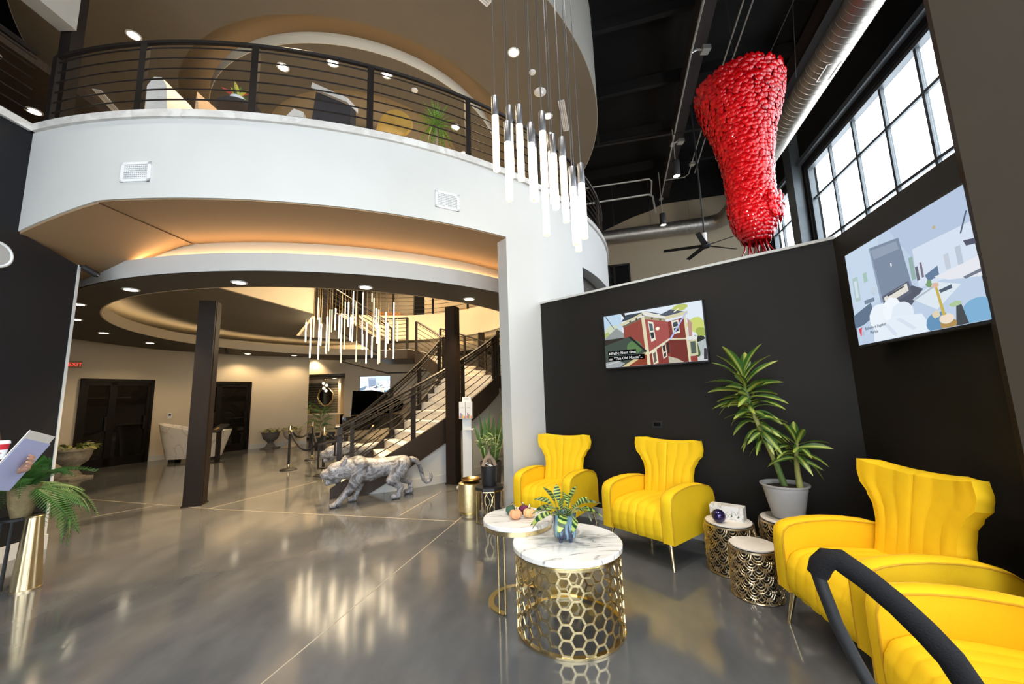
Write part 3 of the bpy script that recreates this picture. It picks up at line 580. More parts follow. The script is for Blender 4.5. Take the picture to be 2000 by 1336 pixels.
for i, (x, y) in enumerate([(-1.6, 1.2), (.6, 1.7), (2.0, .4), (-3.6, 1.6), (-.4, -1.4), (1.9, 2.7)]):  # unseen spots added for top light, the last one brightens the pillar
    t = thing('pendant_spotlight', 'added unseen black cylinder spotlight over the lobby above the picture, %s of its row' % ORD[i], 'spotlight', (x, y, 7.6))
    MB().lathe([(.085, .012), (.095, 0), (.10, .01), (.10, .40), (.09, .42), (.001, .42)], 24, cap=False).build('housing', M_blackpl, t); MB().lathe([(.001, .014), (.083, .014), (.083, .02), (.001, .02)], 20).build('lens', M_lens, t)
    MB().tube([(0, 0, .42), (0, 0, 2.5)], .012, 6).build('drop_rod', M_cond, t); spot('pendant_lamp', (x, y, 7.55), (x+.15, y+.5, 0) if i < 5 else (.45, 5.0, 2.0), 165 if i < 5 else 210, 78 if i < 5 else 46, 1.0, (1, .94, .86), .12)
# spiral duct
def ducttube(pts, r):
    out = []; rr = []
    for a, b in zip(pts, pts[1:]):
        a, b = Vector(a), Vector(b); n = max(1, int((b-a).length/.13))
        for i in range(n):
            for k, q in ((0, r), (.88, r), (.91, r+.004), (.97, r+.004)): out.append(a+(b-a)*((i+k)/n)); rr.append(q)
    out.append(Vector(pts[-1])); rr.append(r); return out, rr
t = thing('spiral_duct', 'galvanised spiral air duct running past the windows and turning along the far wall', 'air duct', (6.3, 6.7, 7.7))
p1 = [(5.1, 2.6, 7.7), (5.96, 5.5, 7.7), (6.98, 9.25, 7.7), (7.85, 12.6, 7.7)]; p, r = ducttube(p1, .285); MB().tube(p, r, 28).build('duct_run', M_galv, t, world=True)
p2 = [(7.62, 13.85, 7.7), (6.27, 14.25, 7.7), (1.0, 15.7, 7.7)]; p, r = ducttube(p2, .265); MB().tube(p, r, 28).build('duct_branch', M_galv, t, world=True)
p3 = [(7.83, 12.55, 7.7), (7.95, 13.1, 7.7), (7.98, 13.45, 7.7), (7.85, 13.72, 7.7), (7.60, 13.855, 7.7)]; MB().tube(p3, .282, 24).build('duct_elbow', M_galv, t, world=True)
m = MB(); a = Vector((6.20, 6.42, 7.435)); d = Vector((.262, .965, 0)).normalized(); n_ = Vector((-.965, .262, 0))
for q0, q1 in [((0, -.11), (.42, -.11)), ((.42, -.11), (.42, .11)), ((.42, .11), (0, .11)), ((0, .11), (0, -.11))]: m.bar(a+d*q0[0]+n_*q0[1], a+d*q1[0]+n_*q1[1], .025, .03)
reg = m.build('air_register', M_galv, t, world=True); k = MB(); k.bar(a+d*.01+Vector((0, 0, .005)), a+d*.41+Vector((0, 0, .005)), .20, .01); k.build('register_louvre', M_steel, t, world=True)
for i in range(4):
    q = Vector((7.0-1.35*i, 14.06+.37*i, 7.96)); MB().tube([q, q+Vector((0, 0, 2))], .006, 4).build('hanger_rod', M_chrome, t, world=True)
# ceiling fan
t = thing('ceiling_fan', 'black five-bladed ceiling fan hanging on a long rod behind the partition', 'ceiling fan', (5.08, 9.5, 5.13))
MB().tube([(0, 0, .12), (0, 0, 4.5)], .022, 8).build('down_rod', M_blackpl, t); MB().lathe([(.001, -.05), (.09, -.05), (.12, -.02), (.12, .04), (.06, .09), (.001, .09)], 24).build('motor_housing', M_blackpl, t); MB().lathe([(.045, .12), (.05, .13), (.05, .34), (.045, .35)], 16).build('collar', M_wpl, t)
for k in range(5):
    a = radians(72*k+18); ca, sa = cos(a), sin(a); m = MB()
    f = lambda u, v, ca=ca, sa=sa: ((.10+.92*u)*ca-(v-.5)*(.13-.03*u)*sa, (.10+.92*u)*sa+(v-.5)*(.13-.03*u)*ca, .01+(v-.5)*.03)
    m.grid(f, 8, 2); m.grid(lambda u, v: tuple(Vector(f(u, v))+Vector((0, 0, -.008))), 8, 2); m.build('fan_blade', M_blackpl, t)
# ================================================================ RED GLASS SCULPTURE
M_red = mat('red_blown_glass', (.36, .002, .004), .14, var=.4, scale=9, coat=.25, trans=.0, spec=.4)
M_red2 = mat('red_glass_core', (.20, .001, .003), .3, var=.2, scale=10)
RP = [(3.98, .13), (4.05, .20), (4.15, .26), (4.35, .335), (4.6, .37), (4.85, .365), (5.1, .36), (5.4, .38), (5.75, .43), (6.1, .50), (6.4, .60), (6.7, .68), (6.95, .71), (7.05, .70)]
def rr_(z):
    for (z0, r0), (z1, r1) in zip(RP, RP[1:]):
        if z <= z1: return r0+(r1-r0)*max(0, (z-z0))/(z1-z0)
    return RP[-1][1]
sx = lambda z: 4.385+.0*z; SY = 6.5
t = thing('glass_sculpture', 'tall red sculpture of overlapping blown-glass petals hanging above the partition wall', 'sculpture', (4.40, SY, 3.8))
MB().grid(lambda u, v: (sx(3.98+3.07*v)+(rr_(3.98+3.07*v)-.035)*cos(2*pi*u), SY+(rr_(3.98+3.07*v)-.035)*sin(2*pi*u), 3.98+3.07*v), 48, 40, True).build('glass_core', M_red2, t, world=True)
pet = MB()
def petal(u, v):
    a = (u-.5)*2; w = .052*sqrt(max(0, 1-(2*v-1)**2*.92)); return (a*w, .014*sin(pi*v)-.016*a*a+.02*v, -.055+.105*v)
pet.grid(petal, 4, 5); pet_me = pet.build('glass_petal', M_red, t); pm = pet_me.data; bpy.data.objects.remove(pet_me)
L_ = []; row = 0; z = 4.06
while z < 7.06:
    R = rr_(z); n = max(8, int(2*pi*R/.082))
    for k in range(n):
        a = 2*pi*(k+.5*(row % 2))/n+random.uniform(-.05, .05); L_.append((a, z+random.uniform(-.012, .012), R+random.uniform(-.01, .02)))
    z += .062; row += 1
bump_c = (4.78, SY-.22)
for k in range(46):                                  # the small bulge on the right of the lower third
    a = random.uniform(-1.6, .5); z = random.uniform(4.35, 4.75); L_.append((a, z, rr_(z)+.05+random.uniform(0, .05)))
def pmx(a, z, R):
    n = Vector((cos(a), sin(a), 0)); tx = Vector((-sin(a), cos(a), 0)); s_ = random.uniform(.9, 1.25); tilt = random.uniform(.05, .28)
    up = (Vector((0, 0, 1))*cos(tilt)-n*sin(tilt)*(-1 if z > 6.9 else 1)); nn = tx.cross(up).normalized()
    if nn.dot(n) < 0: nn = -nn
    q = Vector((sx(z), SY, z))+n*R
    return Matrix(((tx.x*s_, nn.x*s_, up.x*s_, q.x), (tx.y*s_, nn.y*s_, up.y*s_, q.y), (tx.z*s_, nn.z*s_, up.z*s_, q.z), (0, 0, 0, 1)))
view = Vector((-4.4, -6.5)).normalized()
L_.sort(key=lambda q: -(cos(q[0])*view.x+sin(q[0])*view.y) + (0.05*(q[1]-4)))
inv = Matrix.Translation(t.location).inverted(); rest = MB()
base_v = [v.co.copy() for v in pm.vertices]; base_f = [tuple(p.vertices) for p in pm.polygons]
for i, (a, z, R) in enumerate(L_):
    Mx = pmx(a, z, R)
    if i < 300:
        o = bpy.data.objects.new('glass_petal', pm); COL.objects.link(o); o.parent = t; o.matrix_basis = inv @ Mx
    else: rest.add([Mx @ v for v in base_v], base_f)
rest.build('glass_petals', M_red, t, world=True, props={'kind': 'stuff'})
for k in range(14):
    a = 2*pi*k/14; r0 = .10+.05*(k % 3); pts = [(sx(4.1)+r0*cos(a)*.9, SY+r0*sin(a)*.9, 4.10), (sx(3.9)+r0*1.0*cos(a), SY+r0*1.0*sin(a), 3.92), (sx(3.8)+r0*1.35*cos(a+.2), SY+r0*1.35*sin(a+.2), 3.76), (sx(3.7)+r0*1.5*cos(a+.3), SY+r0*1.5*sin(a+.3), 3.60)]
    MB().tube(pts, [.016, .013, .011, .006], 6).build('glass_tendril', M_red, t, world=True)
MB().tube([(sx(7), SY, 6.9), (sx(7.2), SY, 10.1)], .006, 5).build('hanging_cable', M_blackpl, t, world=True)
# ================================================================ RAILINGS, COLUMNS, STAIR
def railing(name, label, path, posts, h=.88, nb=7, group=None, pw=.07, pt=.045, z0=.0, top=.028, hand=False):
    """path: list of base points; posts: indices into it"""
    t = thing(name, label, 'railing', path[0], 0, group); V = [Vector(p) for p in path]
    up = lambda p, z: p+Vector((0, 0, z))
    m = MB(); m.tube([up(p, h) for p in V], top, 6); m.build('top_rail', M_steel, t, world=True)
    if hand:
        m = MB(); m.tube([up(p, h-.13)+Vector((0, -.05, 0)) for p in V], .018, 6); m.build('handrail', M_steel, t, world=True)
    for k in range(nb):
        z = z0+.07+(h-.14-z0)*k/(nb-1) if nb > 1 else h/2
        MB().tube([up(p, z) for p in V], .0085, 5).build('rail_bar', M_steel, t, world=True)
    for i in posts:
        d = (V[min(i+1, len(V)-1)]-V[max(i-1, 0)]); d.z = 0; d.normalize(); n = Vector((-d.y, d.x, 0)); p = V[i]
        k = MB(); vs = [p+d*(a*pw/2)+n*(b*pt/2)+Vector((0, 0, z)) for z in (0, h) for b in (-1, 1) for a in (-1, 1)]
        k.add(vs, [(0, 2, 3, 1), (4, 5, 7, 6), (0, 1, 5, 4), (2, 6, 7, 3), (0, 4, 6, 2), (1, 3, 7, 5)], False); k.build('post', M_steel, t, world=True)
    return t
AN = [-12.6, -1.7, 9.4, 20.85, 32.45, 44, 55.6, 67, 78, 90]
path = []; posts = []
for i, (a, b) in enumerate(zip(AN, AN[1:])):
    posts.append(len(path))
    for k in range(8): path.append(P(a+(b-a)*k/8, 5.93, 4.47))
path.append(P(AN[-1], 5.93, 4.47)); posts.append(len(path)-1)
railing('balcony_railing', 'long curved bronze-black railing with thin horizontal bars on the white balcony', path, posts)
lp = [(-5.12, 3.72-.55*k, 4.47) for k in range(13)]
railing('balcony_railing', 'straight dark railing on the left balcony above the black wall', lp, [1, 4, 8, 12])
bp_ = [P(62+i*7, 3.93, 4.42) for i in range(21)]
railing('balcony_railing', 'rear curved railing around the stairwell on the upper floor', bp_, [0, 3, 6, 9, 12, 15, 18, 20], group=None, nb=6)
lp = [(-4.72, 8.9, 4.42), (-5.4, 9.87, 4.42), (-6.05, 10.8, 4.42)]
def column(label, x, y, w, rot, h):
    t = thing('steel_column', label, 'column', (x, y, 0), radians(rot))
    MB().box(-w/2, w/2, -w/2, w/2, 0, h).build('shaft', M_column, t)
    for sx_ in (-1, 1): MB().box(sx_*w/2-.006, sx_*w/2+.006, -w*.30, w*.30, 0, h).build('side_plate', M_column, t)
    MB().box(-w*.56, w*.56, -w*.56, w*.56, 0, .015).build('base_plate', M_column, t)
column('dark brown steel column at left standing before the marble tub', -4.80, 5.98, .225, 18, 3.09)
column('dark brown steel column at right rising through the stair', -1.075, 6.86, .19, -22, 3.09)
x, y = P(136, 3.85); column('dark column far behind the stair landing at right', x, y, .2, 10, 3.52)
RO, RI = 3.58, 2.15; RS = .173; T0, DT = 15.0, 5.3
st = thing('staircase', 'curved staircase with white stone treads and bronze steel stringers in the rotunda', 'staircase', (-2.7, 6.1, 0))
M_riser = mat('white_stone_riser', (.66, .63, .58), .45, var=.05, scale=6)
def steps(a0, da, n, z0):
    for i in range(n):
        a = a0+da*i; z = z0+RS*(i+1)
        MB().sector(C0, RI, RO, z-.035, z, a-.35, a+da+.15, 4).build('tread', M_tread, st, world=True)
        MB().sector(C0, RI, RO, z-RS, z-.034, a, a+.5, 2).build('riser', M_riser, st, world=True)
steps(T0, DT, 10, 0.0)
MB().sector(C0, 3.50, 3.56, 0, lambda a: max(0.03, 0.0335*(a-15)-0.18), 20, 72, 40).build('under_stair_panel', M_white, st, world=True)
zl = lambda a: RS*(a-T0)/DT
for R0, R1, nm in ((RO, RO+.045, 'outer'), (RI-.04, RI, 'inner')):
    MB().sector(C0, R0, R1, lambda a: max(0.0, zl(a)-.22), lambda a: max(.12, zl(a)+.20), T0-1.5, 68, 40).build('stringer', M_string, st, world=True)
MB().sector(C0, RI-.04, RO+.045, 1.62, 1.90, 68, 120, 24).build('landing', [M_string], st, world=True)
MB().sector(C0, RI, RO, 1.90, 1.915, 68, 120, 24).build('landing_slab', M_tread, st, world=True)
MB().sector(C0, RI, RO, 1.74, 1.90, 67.6, 68.1, 2).build('riser', M_riser, st, world=True)
steps(120, 8, 5, 1.90)
zl2 = lambda a: 1.9+RS*(a-120)/8
for R0, R1 in ((RO, RO+.045), (RI-.04, RI)): MB().sector(C0, R0, R1, lambda a: zl2(a)-.22, lambda a: zl2(a)+.2, 120, 160, 20).build('stringer', M_string, st, world=True)
MB().sector(C0, RI-.3, RO+.05, 2.66, 2.93, 163, 190, 14).build('landing', M_string, st, world=True)
MB().sector(C0, RI-.25, RO, 2.93, 2.945, 163, 190, 14).build('landing_slab', M_tread, st, world=True)
F3a, F3b = Vector((-4.0, 12.45, 2.94)), Vector((-6.25, 12.0, 4.42)); fd = (F3b-F3a); fd.z = 0; fl = fd.length; fd.normalize(); fn = Vector((-fd.y, fd.x, 0))
for i in range(8):
    z = 2.94+.185*(i+1); c_ = F3a+fd*(fl*i/8); m = MB()
    m.bar(Vector((c_.x, c_.y, z-.02))+fd*.0+fn*.0, Vector((c_.x, c_.y, z-.02))+fd*(fl/8), 1.3, .04); m.build('tread', M_tread, st, world=True)
    m = MB(); m.bar(Vector((c_.x, c_.y, z-.1))+fn*.65, Vector((c_.x, c_.y, z-.1))-fn*.65, .02, .17); m.build('riser', M_riser, st, world=True)
for s_ in (-1, 1):
    m = MB(); a = F3a+fn*(.67*s_); b = F3b+fn*(.67*s_); m.extr([a+Vector((0, 0, -.22)), b+Vector((0, 0, -.30)), b+Vector((0, 0, .22)), a+Vector((0, 0, .22))], fn*.04*s_); m.build('stringer', M_string, st, world=True)
m = MB(); m.extr([F3a+fn*.66+Vector((0, 0, -.2)), F3b+fn*.66+Vector((0, 0, -.28)), F3b-fn*.66+Vector((0, 0, -.28)), F3a-fn*.66+Vector((0, 0, -.2))], (0, 0, .02)); m.build('flight_soffit', M_string, st, world=True)
def helix(R, a0, a1, n, zf): return [P(a0+(a1-a0)*i/n, R, zf(a0+(a1-a0)*i/n)) for i in range(n+1)]
def ext(t, p, d, z1, z2):
    p = Vector(p); d = Vector(d); m = MB(); m.tube([p+Vector((0, 0, z1)), p+d+Vector((0, 0, z1-.05)), p+d+Vector((0, 0, z2)), p+Vector((0, 0, z2))], .02, 6); m.build('handrail_extension', M_steel, t, world=True)
zr = lambda a: max(0.0, zl(a)+.10)
t = railing('stair_railing', 'outer bronze-black stair railing with sloping bars behind the grey panther', helix(RO+.02, T0+.3, 67, 26, zr), [0, 9, 17, 25, 26], .95, 7, hand=True); ext(t, P(T0+.3, RO+.02, 0), (-.27, -.10, 0), .86, .46)
t = railing('stair_railing', 'inner stair railing on the far side of the white steps', helix(RI+.02, T0+.3, 67, 22, zr), [0, 8, 15, 22], .95, 7, hand=True); ext(t, P(T0+.3, RI+.02, 0), (-.27, -.12, 0), .86, .46)
railing('stair_railing', 'outer railing around the lower stair landing at right', helix(RO+.02, 69, 120, 12, lambda a: 1.91), [0, 4, 8, 12], .95, 7)
railing('stair_railing', 'railing of the second flight rising behind the right column', helix(RI+.02, 72, 160, 16, lambda a: 1.91 if a < 120 else zl2(a)+.1), [0, 5, 10, 16], .95, 7)
railing('stair_railing', 'outer railing of the second flight at the back of the rotunda', helix(RO+.02, 120, 160, 10, lambda a: zl2(a)+.1), [2, 6, 10], .95, 7)
railing('stair_railing', 'short straight railing on the upper stair landing', helix(RI-.25, 164, 190, 6, lambda a: 2.95), [0, 3, 6], .95, 8)
railing('stair_railing', 'near railing of the top flight behind the glowing rods', [F3a-fn*(-.64)+(F3b-F3a)*(k/6) for k in range(7)], [0, 3, 6], .95, 7)
railing('stair_railing', 'far railing of the top flight behind the glowing rods', [F3a-fn*.64+(F3b-F3a)*(k/6) for k in range(7)], [0, 3, 6], .95, 7)
conduit('handrail_pipe', 'thin dark pipe under the upper stair landing above the screen', [[(-5.0, 11.2, 2.62), (-3.9, 11.9, 2.28), (-3.3, 11.95, 2.28), (-2.2, 11.9, 2.36)]], .025, (), M_steel)
# vents on the balcony face
for lab, ang in (('white air vent grille on the balcony face at left', -0.5), ('white air vent grille on the balcony face near the pendant chandelier', 29.4)):
    x, y = P(ang, 6.0); t = thing('vent_grille', lab, 'air vent', (x, y, 3.80), radians(ang)); w, h = .15, .105
    m = MB(); m.box(-w, w, -.012, 0, h-.028, h); m.box(-w, w, -.012, 0, -h, -h+.028); m.box(-w, -w+.03, -.012, 0, -h, h); m.box(w-.03, w, -.012, 0, -h, h); m.build('frame', M_wpl, t)
    MB().box(-w+.02, w-.02, -.003, 0, -h+.02, h-.02).build('throat', M_gpl, t)
    for i in range(7): z = -h+.04+.0217*i; MB().box(-w+.03, w-.03, -.010, -.004, z-.004, z+.004).build('louvre', M_wpl, t)
    for i in range(11): xx = -w+.045+.021*i; MB().box(xx-.0015, xx+.0015, -.0075, -.003, -h+.03, h-.03).build('fin', M_wpl, t)
# round wall speaker at the far left, camera on the wall end
t = thing('wall_speaker', 'round white wall speaker on the black left wall at the picture edge', 'speaker', (-5.04, 3.58, 2.99), radians(90))
for nm, prof, mm in (('rim', [(.115, 0), (.135, .0), (.135, .02), (.12, .03), (.108, .02)], M_wpl), ('grille', [(.001, .004), (.11, .004), (.11, .018), (.001, .024)], M_gpl)):
    MB().lathe(prof, 28, cap=False, M=Matrix.Rotation(radians(90), 4, 'X')).build(nm, mm, t)
t = thing('security_camera', 'small black bullet camera on the end of the black left wall', 'camera', (-5.0, 4.31, 3.08))
MB().tube([(.0, .0, .03), (.07, .10, -.04)], .036, 12).build('body', M_blackpl, t); MB().tube([(-.04, 0, .05), (.02, .02, .015)], .015, 8).build('bracket', M_blackpl, t); MB().tube([(.07, .10, -.04), (.078, .112, -.048)], .026, 12).build('lens', M_gloss, t)
t = thing('security_camera', 'tiny black camera under the rear soffit beside the left column', 'camera', (-8.2, 10.9, 3.0))
MB().tube([(0, 0, 0), (.10, -.12, -.05)], .045, 10).build('body', M_blackpl, t); MB().tube([(0, 0, 0), (0, 0, .08)], .02, 8).build('bracket', M_blackpl, t)
# exit sign
q = wall_at(1, .85, .03, 2.555); dv = Vector((WP[2][0]-WP[1][0], WP[2][1]-WP[1][1], 0)).normalized(); ro = atan2(dv.y, dv.x)
t = thing('exit_sign', 'small lit red EXIT sign with an arrow on the cream wall', 'sign', q, ro)
MB().box(-.15, .15, -.03, .0, -.085, .085).build('housing', mat('exit_plate', (.35, .20, .14), .4), t); mrx = Matrix.Translation((-.095, -.032, -.043)) @ Matrix.Rotation(radians(90), 4, 'X')
M_exit = emis('exit_red', (1.0, .07, .045), 1.0); text_mesh('lettering', 'EXIT', .118, M_exit, t, mrx, .002); MB().extr([(-.135, -.034, 0), (-.105, -.034, .028), (-.105, -.034, -.028)], (0, .003, 0)).build('arrow', M_exit, t)
q = wall_at(3, .40, .012, 1.206); t = thing('thermostat', 'small white thermostat with dark screen on the cream wall above the marble tub', 'thermostat', q, ro-.35)
MB().box(-.05, .05, -.02, 0, -.08, .08).build('housing', M_wpl, t); MB().box(-.025, .025, -.023, -.019, -.005, .05).build('display', M_blackpl, t)
# outlet on the partition
q = along(WT0, WT1, 1.475, 0, 1.10); ro2 = atan2(WT1[1]-WT0[1], WT1[0]-WT0[0])
t = thing('wall_outlet', 'black outlet plate on the charcoal wall below the television', 'outlet', q, ro2)
MB().box(-.06, .06, -.008, 0, -.036, .036).build('cover_plate', M_blackpl, t); MB().box(-.035, .035, -.011, -.007, -.018, .018).build('socket', M_gloss, t)
# ================================================================ DOORS
M_doorframe = mat('dark_bronze_door_frame', (.007, .005, .004), .45, .1, spec=.25)
M_doorglass = mat('door_glass_dark', (.009, .008, .006), .03, var=0, spec=.45)
def door(name, pts, h, mull):
    """glazed door bay standing on the wall line pts (front face offset)"""
    a, b = Vector(pts[0]), Vector(pts[1]); d = (b-a); L = d.length; d.normalize(); n = Vector((C0[0]-a.x, C0[1]-a.y, 0)); n = (n-d*n.dot(d)).normalized()
    def bx(s0, s1, z0, z1, o0, o1):
        m = MB(); vs = [a+d*s+n*o+Vector((0, 0, z)) for z in (z0, z1) for o in (o0, o1) for s in (s0, s1)]
        m.add(vs, [(0, 2, 3, 1), (4, 5, 7, 6), (0, 1, 5, 4), (2, 6, 7, 3), (0, 4, 6, 2), (1, 3, 7, 5)], False); return m
    m = bx(0, .07, 0, h, .0, .07); 
    for q in (bx(L-.07, L, 0, h, 0, .07), bx(0, L, h-.08, h, 0, .07)): m.add(q.v, q.f, False)
    o = struct(m, name, M_doorframe)
    ss = [.07]+[x*L for x in mull]+[L-.07]
    for i, (s0, s1) in enumerate(zip(ss, ss[1:])):
        bx(s0, s1, .02, h-.08, .012, .03).build('door_glass', M_doorglass, o)
        k = bx(s0, s0+.07, 0, h-.08, .0, .055); q = bx(s0, s1, 0, .22, 0, .055); k.add(q.v, q.f, False); q = bx(s1-.07, s1, 0, h-.08, 0, .055); k.add(q.v, q.f, False); q = bx(s0, s1, h-.17, h-.08, 0, .055); k.add(q.v, q.f, False); k.build('door_leaf', M_doorframe, o)
        bx(s1-.12, s1-.09, .9, 1.25, .055, .10).build('door_handle', M_steel, o)
    bx(L*.5, L-.15, 1.02, 1.05, .055, .085).build('push_bar', M_steel, o)
    return o
door('door_1', ((-10.64, 9.44, 0), (-10.10, 10.80, 0)), 2.22, [.42])
door('door_2', ((-9.56, 11.75, 0), (-8.80, 12.92, 0)), 2.2, [.36])
# ================================================================ TELEVISIONS (flat pictures drawn as coloured shapes on the screens)
PM = {}
def pmat(c, s=.95):
    k = (tuple(c), s)
    if k not in PM: PM[k] = emis('screen_colour', c, s)
    return PM[k]
def lin(r, g, b): return tuple(((v/255+.055)/1.055)**2.4 if v > 10 else v/255/12.92 for v in (r, g, b))
def television(label, org, ux, n, w, h, polys, texts=(), bright=.95, group=None, depth=.05):
    """org: lower left corner; ux: unit vector to the right; n: unit normal towards the room"""
    ux, n = Vector(ux).normalized(), Vector(n).normalized(); uz = Vector((0, 0, 1)); O = Vector(org)
    t = thing('television', label, 'television', org); f = lambda u, v, o: O+ux*(u*w)+uz*(v*h)+n*o
    m = MB(); b = .012/w; c = .012/h
    m.extr([f(-b, -c*1.4, -.0), f(1+b, -c*1.4, 0), f(1+b, 1+c, 0), f(-b, 1+c, 0)], -n*depth); m.build('casing', M_blackpl, t, world=True)
    m = MB(); m.extr([f(.3, .3, -depth), f(.7, .3, -depth), f(.7, .7, -depth), f(.3, .7, -depth)], -n*.05); m.build('wall_mount', M_blackpl, t, world=True)
    mats = []; m = MB()
    for i, (col, pts) in enumerate(polys):
        cc = lin(*col); 
        mm = pmat(cc, bright)
        if mm not in mats: mats.append(mm)
        m.cur = mats.index(mm); o = .001+.00035*i; m.add([f(u, v, o) for u, v in pts], [list(range(len(pts)))], False)
    R = Matrix(((ux.x, 0, n.x, 0), (ux.y, 0, n.y, 0), (0, 1, 0, 0), (0, 0, 0, 1)))
    for s_, u, v, size, col in texts:
        p = f(u, v, .001+.00035*(len(polys)+3)); mm = pmat(lin(*col), bright)
        if mm not in mats: mats.append(mm)
        m.cur = mats.index(mm); q = text_mesh('caption', s_, size, mm, None, Matrix.Translation(p) @ R, .0002); m.add([v_.co.copy() for v_ in q.data.vertices], [tuple(g.vertices) for g in q.data.polygons], False); bpy.data.objects.remove(q)
    m.build('screen_picture', mats, t, world=True)
    return t
full = [(0, 0), (1, 0), (1, 1), (0, 1)]
def blob(cx, cy, rx, ry, n=14, j=.25, seed=1):
    r = random.Random(seed); return [(min(1, max(0, cx+rx*cos(2*pi*k/n)*(1+r.uniform(-j, j)))), min(1, max(0, cy+ry*sin(2*pi*k/n)*(1+r.uniform(-j, j))))) for k in range(n)]
def rect(a, b, c, d): return [(a, c), (b, c), (b, d), (a, d)]
house = [((225, 235, 245), full), ((190, 215, 235), rect(0, .2, .55, 1)), ((205, 215, 190), blob(.09, .68, .09, .13, seed=2)), ((175, 190, 120), blob(.03, .62, .04, .06, seed=4)),
 ((70, 75, 75), [(.02, .99), (.03, .99), (.12, .72), (.22, .60), (.21, .60), (.11, .73)]), ((60, 60, 60), [(.20, 1), (.24, 1), (.26, .90), (.24, .90)]),
 ((150, 155, 155), [(0, .56), (.14, .74), (.22, .62), (.22, .52), (0, .52)]), ((60, 55, 50), rect(0, .22, .36, .54)), 
 ((190, 200, 110), blob(.80, .93, .07, .06, seed=5)), ((205, 215, 120), blob(.94, .60, .09, .12, seed=6)), ((165, 180, 90), blob(.97, .48, .06, .08, seed=8)), ((55, 60, 55), blob(.93, .36, .08, .07, seed=9)), ((205, 210, 210), [(.85, .28), (1, .34), (1, 0), (.85, 0)]), ((80, 95, 60), blob(.92, .20, .03, .12, seed=10)), ((180, 190, 190), [(.93, .3), (1, .36), (1, .05), (.95, .1)]), ((65, 60, 70), [(.97, .02), (1, .02), (1, .2), (.98, .2)]),
 ((150, 78, 68), [(.22, .76), (.42, .84), (.45, .02), (.22, .02)]), ((168, 88, 84), [(.45, .84), (.68, .72), (.68, .42), (.47, .20)]), ((140, 66, 60), [(.47, .18), (.68, .40), (.68, 0), (.47, 0)]), ((135, 66, 60), [(.68, .72), (.83, .76), (.84, .40), (.68, .42)]), ((120, 58, 52), [(.68, .40), (.84, .38), (.84, 0), (.68, 0)]), ((190, 150, 140), [(.86, .74), (.90, .64), (.89, .42), (.86, .42)]),
 ((70, 78, 88), [(.20, .84), (.26, .96), (.43, .96), (.45, .98), (.62, .88), (.43, .9)]), ((88, 96, 108), [(.60, .86), (.72, .93), (.86, .84), (.70, .80)]), ((214, 208, 172), [(.18, .80), (.43, .95), (.43, .90), (.20, .76)]), ((230, 228, 215), [(.43, .96), (.45, .98), (.66, .82), (.66, .79), (.44, .91)]), ((214, 208, 172), [(.66, .82), (.87, .86), (.87, .80), (.66, .76)]), ((120, 112, 92), [(.21, .76), (.43, .88), (.43, .84), (.22, .73)]), ((170, 160, 130), [(.45, .89), (.66, .78), (.66, .73), (.45, .83)]),
 ((100, 92, 75), rect(.29, .31, .80, .84)), ((100, 92, 75), rect(.36, .38, .82, .87)), ((100, 92, 75), rect(.52, .54, .80, .84)), ((100, 92, 75), rect(.60, .62, .76, .79)),
 ((224, 216, 180), [(.42, .88), (.455, .88), (.48, .0), (.445, .0)]), ((224, 216, 180), [(.83, .80), (.85, .80), (.86, .02), (.84, .02)]), ((228, 220, 188), [(.47, .22), (.68, .43), (.68, .40), (.47, .18)]), ((220, 212, 180), [(.68, .43), (.84, .40), (.84, .375), (.68, .40)]),
 ((235, 232, 215), [(.485, .78), (.54, .75), (.55, .43), (.505, .40)]), ((90, 105, 110), [(.495, .74), (.53, .72), (.535, .60), (.50, .60)]), ((55, 62, 70), [(.50, .57), (.535, .57), (.54, .47), (.51, .45)]), ((235, 232, 215), [(.715, .72), (.78, .73), (.785, .50), (.72, .49)]), ((75, 82, 90), [(.725, .69), (.77, .70), (.775, .62), (.73, .61)]), ((50, 55, 62), [(.73, .59), (.775, .60), (.775, .53), (.735, .52)]),
 ((232, 226, 200), [(.50, .22), (.55, .27), (.56, .02), (.51, .0)]), ((110, 100, 90), [(.51, .19), (.54, .22), (.545, .06), (.52, .02)]), ((232, 226, 200), [(.60, .34), (.64, .37), (.65, .12), (.61, .08)]), ((55, 50, 50), [(.61, .31), (.635, .33), (.64, .22), (.615, .19)]), ((70, 65, 65), [(.615, .17), (.64, .20), (.64, .13), (.618, .11)]), ((60, 55, 52), rect(.655, .675, .17, .36)),
 ((225, 228, 225), [(.84, .42), (.94, .42), (.93, .36), (.84, .36)]), ((205, 205, 165), [(.86, .36), (.93, .36), (.93, .10), (.86, .10)]), ((90, 100, 95), [(.87, .33), (.915, .33), (.915, .13), (.87, .13)]), ((150, 70, 62), rect(.86, .92, .0, .09)), ((190, 185, 165), [(.66, .12), (.74, .07), (.80, .0), (.66, .0)]),
 ((72, 84, 76), [(0, .42), (.27, .54), (.45, .24), (.18, .0), (0, .0)]), ((96, 130, 84), blob(.33, .34, .08, .12, 16, .1, 3)), ((40, 46, 48), [(.27, .54), (.30, .54), (.46, .24), (.44, .23)]), ((215, 200, 150), [(.18, .0), (.43, .23), (.45, .20), (.25, .0)]), ((140, 70, 50), [(.25, .0), (.45, .18), (.45, 0)]), ((165, 170, 170), [(0, .0), (0, .10), (.13, .12), (.22, .06), (.16, 0)]), ((205, 215, 215), [(0, .06), (.18, .12), (.18, .11), (0, .045)]),
 ((185, 195, 245), [(.68, .40), (.70, .40), (.87, .84), (.855, .84)]), ((250, 248, 220), blob(.58, .62, .02, .03, 10, .1, 5)), ((250, 245, 215), [(.74, .87), (.79, .92), (.80, .91), (.75, .86)]),
 ((10, 10, 12), rect(.035, .345, .218, .305)), ((10, 10, 12), rect(.035, .43, .115, .205))]
